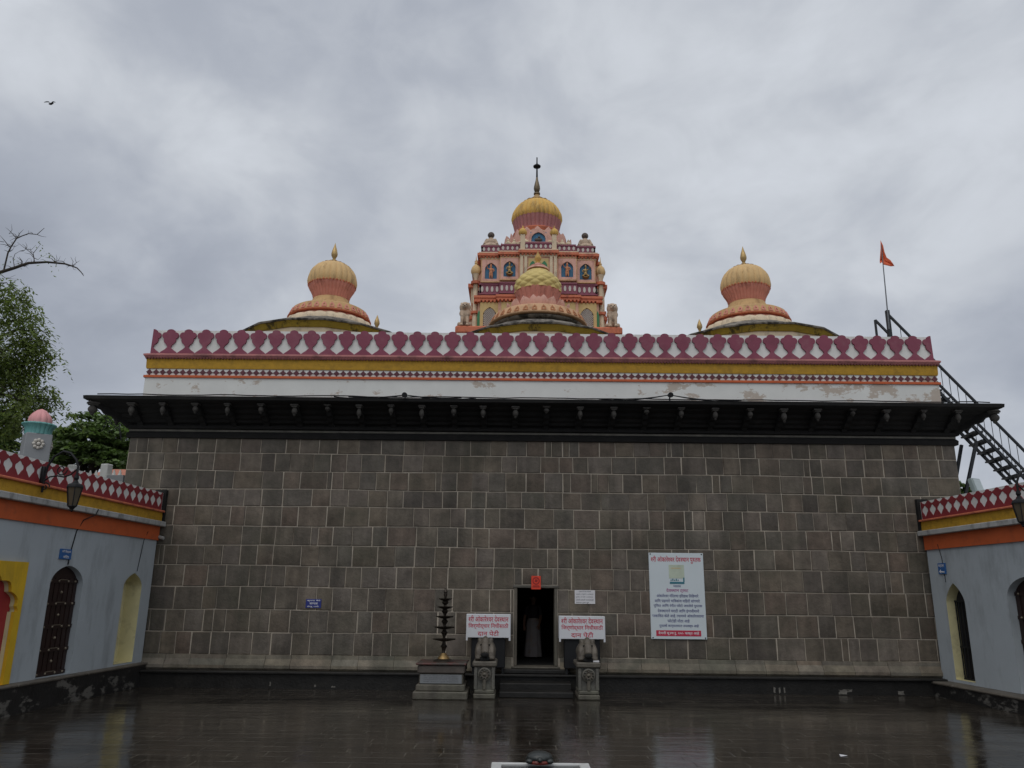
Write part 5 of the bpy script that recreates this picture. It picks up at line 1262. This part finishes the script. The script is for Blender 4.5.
def flag():
    Yq = 20.3; b0 = at(888, 330, Yq); t0 = at(880, 245, Yq)
    root = thing('saffron_flag', 'torn saffron pennant on a thin leaning pole tied to the stair rail', 'flag', (b0.x, Yq - .07, b0.z))
    q = MB(); q.tube([b0 + Vector((0, -.07, 0)), t0 + Vector((0, -.07, 0))], [.02, .012], 8); q.build('pole', M('grey_pole', (.16, .17, .18), .5, .1, 4, 0), root, 50)
    out = [(879.3, 241.5), (881.5, 247), (883.5, 253), (886, 258), (889.5, 261), (892, 265), (893.6, 266.8), (890, 267.2), (886, 266.5), (882, 265.8), (880.6, 263.5), (878.3, 265), (879, 261.5), (878.4, 258), (879, 250)]
    cc = (883, 259); n = len(out); vs = []
    for k, sc_ in enumerate((1, .66, .33)):
        for (x, y) in out:
            p = at(cc[0] + (x - cc[0]) * sc_, cc[1] + (y - cc[1]) * sc_, Yq); p.y += -.07 + .03 * sin((x * 1.3 + y * .9)) * 1.0 + .03 * k; vs.append(p)
    vs.append(at(*cc, Yq) + Vector((0, -.02, 0)))
    fs = []
    for k in (0, 1): fs += [(k * n + i, k * n + (i + 1) % n, k * n + n + (i + 1) % n, k * n + n + i) for i in range(n)]
    fs += [(2 * n + i, 2 * n + (i + 1) % n, 3 * n) for i in range(n)]
    o = MB().add(vs, fs).build('cloth', SAFFRON, root, 60); sd = o.modifiers.new('thick', 'SOLIDIFY'); sd.thickness = .006
flag()

# ------------------------------------------------------------------ cables on the eave
def eave_cable():
    z0 = 6.605; y0 = YW - .80; pts = []; r_ = random.Random(3)
    for i in range(60):
        x = XL - .5 + (XR - XL + 1.0) * i / 59; pts.append((x, y0 - .06 + r_.uniform(-.01, .01), z0 - .005 + .008 * sin(i * .9) + r_.uniform(0, .012)))
    q = MB(); q.tube(pts, .014, 6); root = solo('eave_cable', q, IRON, 'long thin black cable lying along the edge of the stone eave', 'cable', (0, y0, z0), None, 50)
    for px, lab in ((405, 'small black lamp with drooping wires at the eave edge, left of the doorway'), (670, 'small black lamp with drooping wires at the eave edge, right of the doorway')):
        c = at(px, 395.5, YW - .86); t = thing('eave_lamp', lab, 'lamp', (c.x, c.y, 6.6), 'small lamps on the eave edge')
        q = MB(); q.tube([(c.x, c.y + .06, c.z + .02), (c.x, c.y - .1, c.z - .01)], [.05, .065], 12); q.bar((c.x, c.y + .05, 6.58), (c.x, c.y + .05, c.z), .03, .03, (0, 1, 0)); q.build('lamp_head', IRON, t, 40)
        q = MB()
        for sg in (-1, 1):
            for ln, sag in ((1.35, .05), (1.7, .1)):
                q.tube([(c.x + sg * ln * k / 8, c.y + .02, c.z + .02 + (6.60 - c.z - .02) * (k / 8) - sag * sin(pi * k / 8) * .7) for k in range(9)], .011, 5)
        q.build('wires', IRON, t, 40)
eave_cable()
q = MB(); Yq = 18.3; P = lambda a, b_: at(a, b_, Yq)
for ln in ([(97, 409), (107, 421), (119, 429), (121, 440)], [(107, 421), (102, 431)], [(107, 432), (115, 429), (119, 426)], [(119, 424), (121, 434), (121, 441)], [(104, 413), (112, 423)]):
    q.tube([P(*p) for p in ln], .010, 5)
solo('bent_wires', q, IRON, 'tangle of thin bent wires hanging under the left eave corner', 'wires', P(97, 409), None, 40)

# ------------------------------------------------------------------ behind the left wing
def lotus_pillar():
    Yq = 19.7; c = at(38, 450, Yq); cx = c.x - .07; zt = at(38, 435, Yq).z; a = radians(40)
    root = thing('lotus_pillar', 'grey square gate pillar topped by a teal lotus and pink bud', 'pillar', (cx, Yq, 0))
    mp = lambda u, v, z: (cx + u * cos(a) - v * sin(a), Yq + u * sin(a) + v * cos(a), z)
    q = MB(); h = .295; q.bevbox(-h, -h, 0, h, h, zt, .015, mp); q.build('shaft', GREYBLOCK, root, 20)
    q = MB(); zf = zt - .27
    for face in (0, 1):
        f_ = (lambda u, w_, z: mp(u, -h - w_, z)) if face == 0 else (lambda u, w_, z: mp(h + w_, u, z))
        for i in range(8):
            t = 2 * pi * i / 8; q.ell(f_(.10 * cos(t), .02, zf + .10 * sin(t)), (.045, .045, .045), 8, 6)
        q.ell(f_(0, .04, zf), (.05, .05, .05), 8, 6)
    q.build('flowers', LATTICE, root, 50)
    q = MB(); q.lathe((cx, Yq, 0), [(.30, zt), (.30, zt + .08), (.32, zt + .17), (.365, zt + .22), (.395, zt + .25), (.385, zt + .275), (.32, zt + .295)], 72, ribs(18, .07)); q.build('lotus_capital', TEAL, root, 40)
    q = MB(); q.lathe((cx, Yq, 0), [(.25, zt + .28), (.265, zt + .36), (.25, zt + .45), (.19, zt + .55), (.1, zt + .64), (.01, zt + .68)], 60, ribs(10, .10)); q.build('bud', LOTUSPINK, root, 40)
lotus_pillar()
def rear_wall():
    a = at(58, 455, 23.); b_ = at(122, 478, 23.)
    A = Vector((a.x - 2.5, 23.6, 0)); B = Vector((b_.x + .3, 22.6, 0)); d = (B - A).normalized(); L_ = (B - A).length; n = Vector((d.y, -d.x, 0))
    zt = at(90, 477, 23).z
    mp = lambda s, w_, z: tuple(A + d * s + n * w_ + Vector((0, 0, z)))
    root = thing('boundary_wall', 'pale boundary wall with a row of white spikes behind the left wing', 'wall', A)
    q = MB(); q.box(0, -.1, 0, L_, .1, zt, mp); q.build('wall', GREYBLOCK, root, 0)
    q = MB(); k = int(L_ / .2)
    for i in range(k):
        s = .1 + i * .2; q.hexa([mp(s - .05, -.03, zt), mp(s + .05, -.03, zt), mp(s + .05, .03, zt), mp(s - .05, .03, zt), mp(s - .01, -.01, zt + .17), mp(s + .01, -.01, zt + .17), mp(s + .01, .01, zt + .17), mp(s - .01, .01, zt + .17)])
    q.build('spikes', WHITE, root, 0)
    for px in (72, 111):
        p = at(px, 466, 22.9); s = (Vector((p.x, p.y, 0)) - A).dot(d); q = MB(); q.bevbox(s - .12, -.12, 0, s + .12, .12, zt + .34, .02, mp); q.build('post', WHITE, root, 30)
    c = at(119, 475, 26)
    q = MB(); q.hexa([(c.x - 1.2, 25.5, c.z - .25), (c.x + 1.6, 25.5, c.z - .25), (c.x + 1.6, 28, c.z - .25), (c.x - 1.2, 28, c.z - .25), (c.x - .6, 26.4, c.z + .25), (c.x + 1.2, 26.4, c.z + .25), (c.x + 1.2, 27.2, c.z + .25), (c.x - .6, 27.2, c.z + .25)])
    sh = thing('small_shed', 'faded orange roofed shed behind the boundary wall', 'shed', (c.x, 26.7, 0)); q.build('roof', ROOFORANGE, sh, 0)
    q = MB(); q.box(c.x - 1.0, 25.7, 0, c.x + 1.4, 27.8, c.z - .25); q.build('walls', GREYBLOCK, sh, 0)
rear_wall()

# ------------------------------------------------------------------ trees
def leaf_cloud(mb, pts, n, spread, size, rnd, droop=.3):
    """each point carries a drooping spray of small paired leaflets"""
    for p in pts:
        for _ in range(2):
            c0 = Vector(p) + Vector((rnd.gauss(0, spread), rnd.gauss(0, spread), rnd.gauss(0, spread)))
            t = rnd.uniform(0, 2 * pi); out = Vector((cos(t), sin(t), -droop * rnd.uniform(.4, 1.6))).normalized(); ln = rnd.uniform(.28, .55)
            for k in range(n):
                f = k / n; c = c0 + out * ln * f + Vector((0, 0, -.22 * f * f)) + Vector((rnd.gauss(0, .02), rnd.gauss(0, .02), rnd.gauss(0, .02)))
                sd0 = out.cross(Vector((0, 0, 1))); sd0.normalize(); e = 1 if k % 2 else -1
                ax = (sd0 * e + out * .6 + Vector((rnd.gauss(0, .25), rnd.gauss(0, .25), rnd.gauss(-.35, .3)))).normalized(); sd = ax.cross(Vector((rnd.gauss(0, .4), rnd.gauss(0, .4), 1))).normalized()
                L_ = size * rnd.uniform(.7, 1.2); W_ = L_ * .40
                mb.add([c, c + ax * L_ * .5 + sd * W_ * .5, c + ax * L_, c + ax * L_ * .5 - sd * W_ * .5], [(0, 1, 2, 3)])
def curve_pts(a, b, sag, n, rnd, wob):
    a = Vector(a); b = Vector(b); R = []
    for i in range(n + 1):
        t = i / n; p = a.lerp(b, t); p.z += sag * sin(pi * t); 
        if 0 < i < n: p += Vector((rnd.gauss(0, wob), rnd.gauss(0, wob), rnd.gauss(0, wob)))
        R.append(p)
    return R
def left_tree():
    rnd = random.Random(5); Yt = 21.3; base = Vector((-17.6, Yt + .4, 0))
    root = thing('feathery_tree', 'leafy tree with fine drooping foliage and a bare arching branch at the left edge', 'tree', base)
    tr = MB(); top = Vector((-17.1, Yt, 6.2)); tr.tube(curve_pts(base, top, 0, 6, rnd, .06), [.34, .30, .27, .25, .23, .21, .2], 12)
    lf = MB(); nodes = []
    # main limbs
    ends = [at(2, 300, 21), at(14, 330, 20.8), at(24, 365, 21), at(18, 400, 20.6), at(4, 425, 21.2), at(6, 350, 20.4), (-17.5, 21, 11.3), (-19.5, 21.5, 10), (-20.5, 21, 8), (-16.5, 19.4, 9.6), (-17.0, 23.2, 9.5), (-19, 19.5, 7.5), (-15.6, 22.6, 8.2), (-18.4, 22.8, 11), (-16, 20.0, 7.2)]
    for e in ends:
        L_ = curve_pts(top, e, .5, 6, rnd, .1); tr.tube(L_, [.11, .09, .075, .06, .045, .032, .02], 7)
        e = Vector(e)
        for _ in range(9):
            st = L_[rnd.choice((3, 4, 5, 6, 6))]; dv = Vector((rnd.gauss(.2, .9), rnd.gauss(0, .8), rnd.gauss(0, .6)))
            tp = st + dv.normalized() * rnd.uniform(.5, 1.15)
            vis = at(0, 300, 21).x
            tw = curve_pts(st, tp, .10, 4, rnd, .03); tr.tube(tw, [.02, .016, .012, .009, .006], 5)
            for k in range(9):
                q = tw[rnd.choice((1, 2, 3, 3, 4))]; nodes.append(q + Vector((rnd.gauss(0, .13), rnd.gauss(0, .13), rnd.gauss(-.05, .11))))
    # silhouette twigs that reach out over the courtyard wall
    for (a, b_) in (((20, 300), (36, 304)), ((26, 322), (40, 321)), ((30, 330), (47, 334)), ((34, 340), (56, 347)), ((36, 345), (54, 359)), ((28, 345), (45, 366)), ((22, 370), (44, 376)), ((24, 385), (50, 392)), ((30, 392), (63, 394)), ((36, 396), (64, 406)), ((26, 400), (52, 414)), ((10, 290), (28, 294)), ((14, 360), (36, 352)), ((4, 283), (16, 290)), ((30, 318), (46, 316)), ((18, 410), (40, 424))):
        tw = curve_pts(at(*a, 21), at(*b_, 20.9), .06, 5, rnd, .02); tr.tube(curve_pts(at(a[0] - 22, a[1] + 3, 21), at(*a, 21), .05, 4, rnd, .03), [.03, .026, .024, .02, .016], 5); tr.tube(tw, [.016, .013, .011, .009, .007, .004], 5)
        for k in range(13): nodes.append(tw[rnd.choice((0, 1, 2, 2, 3))] + Vector((rnd.gauss(-.05, .16), rnd.gauss(0, .2), rnd.gauss(-.03, .10))))
    for _ in range(95):   # fill of the visible crown, thinner to the right
        px = rnd.uniform(-60, 34) ; py = rnd.uniform(292, 440)
        lim = 12 + 34 * min(1, max(0, (py - 286) / 50)) - 14 * max(0, (py - 405) / 35)
        if px < lim and mnoise.noise((px * .06, py * .06, 3.3)) > -.12: nodes.append(at(px, py, 21 + rnd.uniform(-.9, .9)))
    leaf_cloud(lf, nodes, 11, .10, .135, rnd, .8)
    # bare arching branch
    def pxl(L_): return [at(a, b_, 21) for a, b_ in L_]
    tr.tube(pxl([(-28, 292), (-14, 281), (0, 272.3), (14, 268), (28.6, 263), (47, 262), (64.5, 263.7), (72, 266), (77, 268), (81, 272), (83.8, 276)]), [.07, .06, .05, .045, .04, .032, .026, .022, .018, .014, .007], 7)
    for L_, r in (([(4, 270), (8, 253), (11, 247), (16.5, 238.6), (22, 236), (28.6, 233.6), (37, 234.5), (41, 231), (44.4, 228)], .026), ([(16.5, 238.6), (20, 233), (23.6, 229.5)], .012), ([(16.5, 238.6), (11, 232), (5.7, 227.5)], .012), ([(9.5, 247), (4, 240), (0, 235.5)], .014), ([(9.5, 246), (4, 244.5), (-2, 244)], .012), ([(37, 234.5), (42, 236.5), (46.5, 237)], .010),
                  ([(34.5, 262.2), (33.5, 255), (28, 250.5), (22, 246), (17.5, 242.5)], .014), ([(34, 257), (31, 252), (30, 247.5)], .009), ([(33.5, 253), (37, 248.5), (40, 245)], .010), ([(14.5, 268), (13.5, 261), (12.5, 257)], .013), ([(13, 260), (15, 254), (20, 251), (24, 250)], .010), ([(47, 262), (43, 259.5), (40, 260)], .008), ([(52, 262.3), (58, 261), (64, 261.5), (65.5, 258)], .009), ([(72, 266), (76, 263), (80, 260.5)], .010), ([(76.5, 262.8), (75, 259), (76, 256.5)], .007), ([(72, 266), (74, 269.5), (76.5, 270)], .007), ([(82, 273), (84.5, 275)], .006),
                  ([(1, 274.5), (5, 278), (9, 278), (15.5, 275)], .010), ([(8, 278.5), (16, 279)], .007), ([(24, 264.5), (28, 259), (31, 258)], .007), ([(25, 265), (28.5, 269)], .006)):
        tr.tube(pxl(L_), [r * (1 - .75 * i / (len(L_) - 1)) for i in range(len(L_))], 5)
    for _ in range(46):
        px, py = rnd.choice(((8, 252), (12, 246), (18, 238), (26, 235), (33, 234), (20, 251), (34, 258), (30, 263), (22, 266), (40, 262), (55, 262.5), (66, 264), (72, 266), (12, 268), (4, 242), (9, 234), (26, 249)))
        a_ = rnd.uniform(-.3, pi + .3); l_ = rnd.uniform(4, 11); q_ = [(px, py), (px + l_ * .5 * cos(a_), py - l_ * .5 * sin(a_) - rnd.uniform(-1, 1)), (px + l_ * cos(a_ + .4), py - l_ * sin(a_ + .4))]
        tr.tube(pxl(q_), [.010, .007, .003], 4)
    leaf_cloud(lf, [at(50, 256, 21), at(51, 260, 21), at(48, 253.5, 21), at(38, 244, 21), at(11, 262, 21), at(0, 268, 21), at(40, 243, 21)], 4, .05, .10, rnd, .6)
    tr.build('trunk', BARK, root, 50); lf.build('crown', LEAF, root, 0, recalc=False)
left_tree()
def far_tree(px0, px1, py0, py1, Yt, label, name, seed, nclump, leafn, size):
    rnd = random.Random(seed); a = at(px0, py1, Yt); b_ = at(px1, py0, Yt); cx = (a.x + b_.x) / 2; hw = (b_.x - a.x) / 2; zb = a.z; zt = b_.z; base = Vector((cx, Yt, 0))
    root = thing(name, label, 'tree', base); tr = MB(); lf = MB()
    fork = Vector((cx, Yt, zb - 1.2)); tr.tube(curve_pts(base, fork, 0, 5, rnd, .05), [.5, .42, .38, .35, .32, .3], 10)
    nodes = []
    for i in range(nclump):
        t = rnd.uniform(0, 2 * pi); rr = sqrt(rnd.random()); ph = rnd.random()
        x = cx + hw * rr * cos(t); y = Yt + hw * .9 * rr * sin(t); dome_ = sqrt(max(0, 1 - rr * rr)); z = zb + (zt - zb) * (dome_ * (.25 + .75 * ph) + .12 * rnd.random())
        nodes.append(Vector((x, y, z)))
        if i % 5 == 0: tr.tube(curve_pts(fork, nodes[-1], .4, 4, rnd, .15), [.16, .12, .08, .05, .02], 6)
    for p in nodes:
        r = rnd.uniform(.45, .95) * hw / 3.2
        for _ in range(leafn):
            t = rnd.uniform(0, 2 * pi); rr = sqrt(rnd.random()) * r
            c = p + Vector((rr * cos(t), rr * sin(t), rnd.gauss(.12, .16) * r + .25 * (r - rr)))
            ax = Vector((cos(t + rnd.gauss(0, .8)), sin(t + rnd.gauss(0, .8)), rnd.gauss(-.15, .4))).normalized(); sd = ax.cross(Vector((rnd.gauss(0, .5), rnd.gauss(0, .5), 1))).normalized(); L_ = size * rnd.uniform(.6, 1.3)
            lf.add([c - ax * L_ * .5, c + sd * L_ * .3, c + ax * L_ * .5, c - sd * L_ * .3], [(0, 1, 2, 3)])
    tr.build('trunk', BARK, root, 50); lf.build('crown', LEAFDARK, root, 0, recalc=False)
far_tree(42, 138, 419, 478, 48, 'dense dark green spreading tree behind the left wing', 'spreading_tree', 8, 150, 95, .36)
far_tree(955, 972, 484, 505, 40, 'small green treetop just showing between the stair struts', 'small_tree', 4, 40, 40, .25)
far_tree(-60, 20, 405, 470, 34, 'dark tree crown at the left edge behind the lotus pillar', 'shade_tree', 12, 90, 70, .32)

# ------------------------------------------------------------------ birds and small things on the floor
def bird(px, py, Yq, s, label):
    c = at(px, py, Yq); x, y, z = c
    b = MB()
    prof = [(-.5, .01, 0), (-.38, .09, .01), (-.1, .13, 0), (.15, .11, .02), (.30, .06, .05), (.42, .065, .07), (.50, .03, .06), (.58, .005, .05)]
    vs = []; n = 8
    for (u, r, h) in prof:
        for i in range(n): t = 2 * pi * i / n; vs.append((x + u * s * .6, y + r * s * cos(t), z + (h + r * sin(t)) * s))
    b.add(vs, [(j * n + i, j * n + (i + 1) % n, j * n + n + (i + 1) % n, j * n + n + i) for j in range(len(prof) - 1) for i in range(n)])
    for e in (-1, 1):
        W_ = [(.0, .0, .05, .20), (.30, .10, .22, .18), (.60, .05, .16, .15), (.88, -.12, .02, .05)]; vs = []
        for (o, bk, h, ch) in W_:
            for (u, k) in ((ch, .012), (-ch, .006), (-ch, -.006), (ch, -.012)): vs.append((x + e * o * s * .8 + .02, y - o * s * .35 + u * s * .6, z + (h + k) * s))
        b.add(vs, [(j * 4 + i, j * 4 + (i + 1) % 4, j * 4 + 4 + (i + 1) % 4, j * 4 + 4 + i) for j in range(3) for i in range(4)] + [(12, 13, 14, 15), (0, 3, 2, 1)])
    solo('bird', b, M('dark_feathers', (.02, .018, .016), .7, .2, 5, 0), label, 'bird', c, None, 40)
bird(51, 104, 60, .72, 'small dark bird flying high in the upper left sky')
def marble_frame():
    Yb = at(540, 762.5, 0.001).y if False else 10.95
    d_ = FWD * F_PX + RGT * (540 - 512) + UP * (384 - 763); t = (0.06 - EYE) / d_.z; p = Vector((0, 0, EYE)) + d_ * t; Yb = p.y
    a = at(491.5, 764, Yb); b_ = at(589, 764, Yb); x0, x1 = a.x, b_.x
    root = thing('marble_curb', 'white marble bordered dark slab at the near edge of the courtyard', 'slab', ((x0 + x1) / 2, Yb - .6, 0))
    q = MB(); w_ = .125
    q.bevbox(x0, Yb - .03, 0, x1, Yb + .03, .06, .008); q.bevbox(x0, Yb - 1.3, 0, x0 + w_, Yb - .032, .06, .008); q.bevbox(x1 - w_, Yb - 1.3, 0, x1, Yb - .032, .06, .008); q.bevbox(x0, Yb - 1.42, 0, x1, Yb - 1.302, .06, .008)
    q.build('border', MARBLE, root, 30)
    q = MB(); q.box(x0 + w_ + .002, Yb - 1.298, 0, x1 - w_ - .002, Yb - .034, .035); q.build('dark_slab', M('black_polished_stone', (.012, .012, .013), .2, .2, 4, .05), root, 0)
    c = at(539.5, 760, Yb); cx, cy = c.x, Yb + .02; z = .06
    t2 = thing('carved_tortoise', 'small dark rounded stone tortoise with a red base on the white marble border', 'carving', (cx, cy, z))
    q = MB(); q.lathe((cx, cy, z), [(.15, .001), (.155, .02), (.14, .05), (.11, .055)], 28); q.build('red_base', REDSTONE, t2, 40)
    q = MB()
    q.ell((cx, cy, z + .062), (.165, .15, .075), 20, 12); q.ell((cx, cy - .155, z + .06), (.035, .05, .032)); q.tube([(cx, cy - .10, z + .06), (cx, cy - .15, z + .06)], .028, 8); q.ell((cx, cy + .16, z + .045), (.018, .035, .015))
    for sx in (-1, 1):
        for sy in (-1, 1): q.ell((cx + sx * .125, cy + sy * .095, z + .032), (.05, .04, .03))
    q.build('tortoise_body', M('wet_dark_stone', (.03, .034, .032), .35, .3, 7, .3, 30), t2, 60)
marble_frame()
for (px, py, sz, lab) in ((843, 756, .05, 'tiny white scrap of paper on the wet paving'), ):
    d_ = FWD * F_PX + RGT * (px - 512) + UP * (384 - py); p = Vector((0, 0, EYE)) + d_ * (-EYE / d_.z)
    q = MB(); q.add([(p.x - sz, p.y - sz, .004), (p.x + sz, p.y - sz * .6, .012), (p.x + sz * .8, p.y + sz, .005), (p.x - sz * .7, p.y + sz * .8, .016), (p.x - sz, p.y - sz, .001), (p.x + sz, p.y - sz * .6, .008), (p.x + sz * .8, p.y + sz, .001), (p.x - sz * .7, p.y + sz * .8, .010)], [(0, 1, 2, 3), (7, 6, 5, 4), (0, 1, 5, 4), (1, 2, 6, 5), (2, 3, 7, 6), (3, 0, 4, 7)])
    solo('paper_scrap', q, PAPER, lab, 'scrap', (p.x, p.y, 0), None, 0)
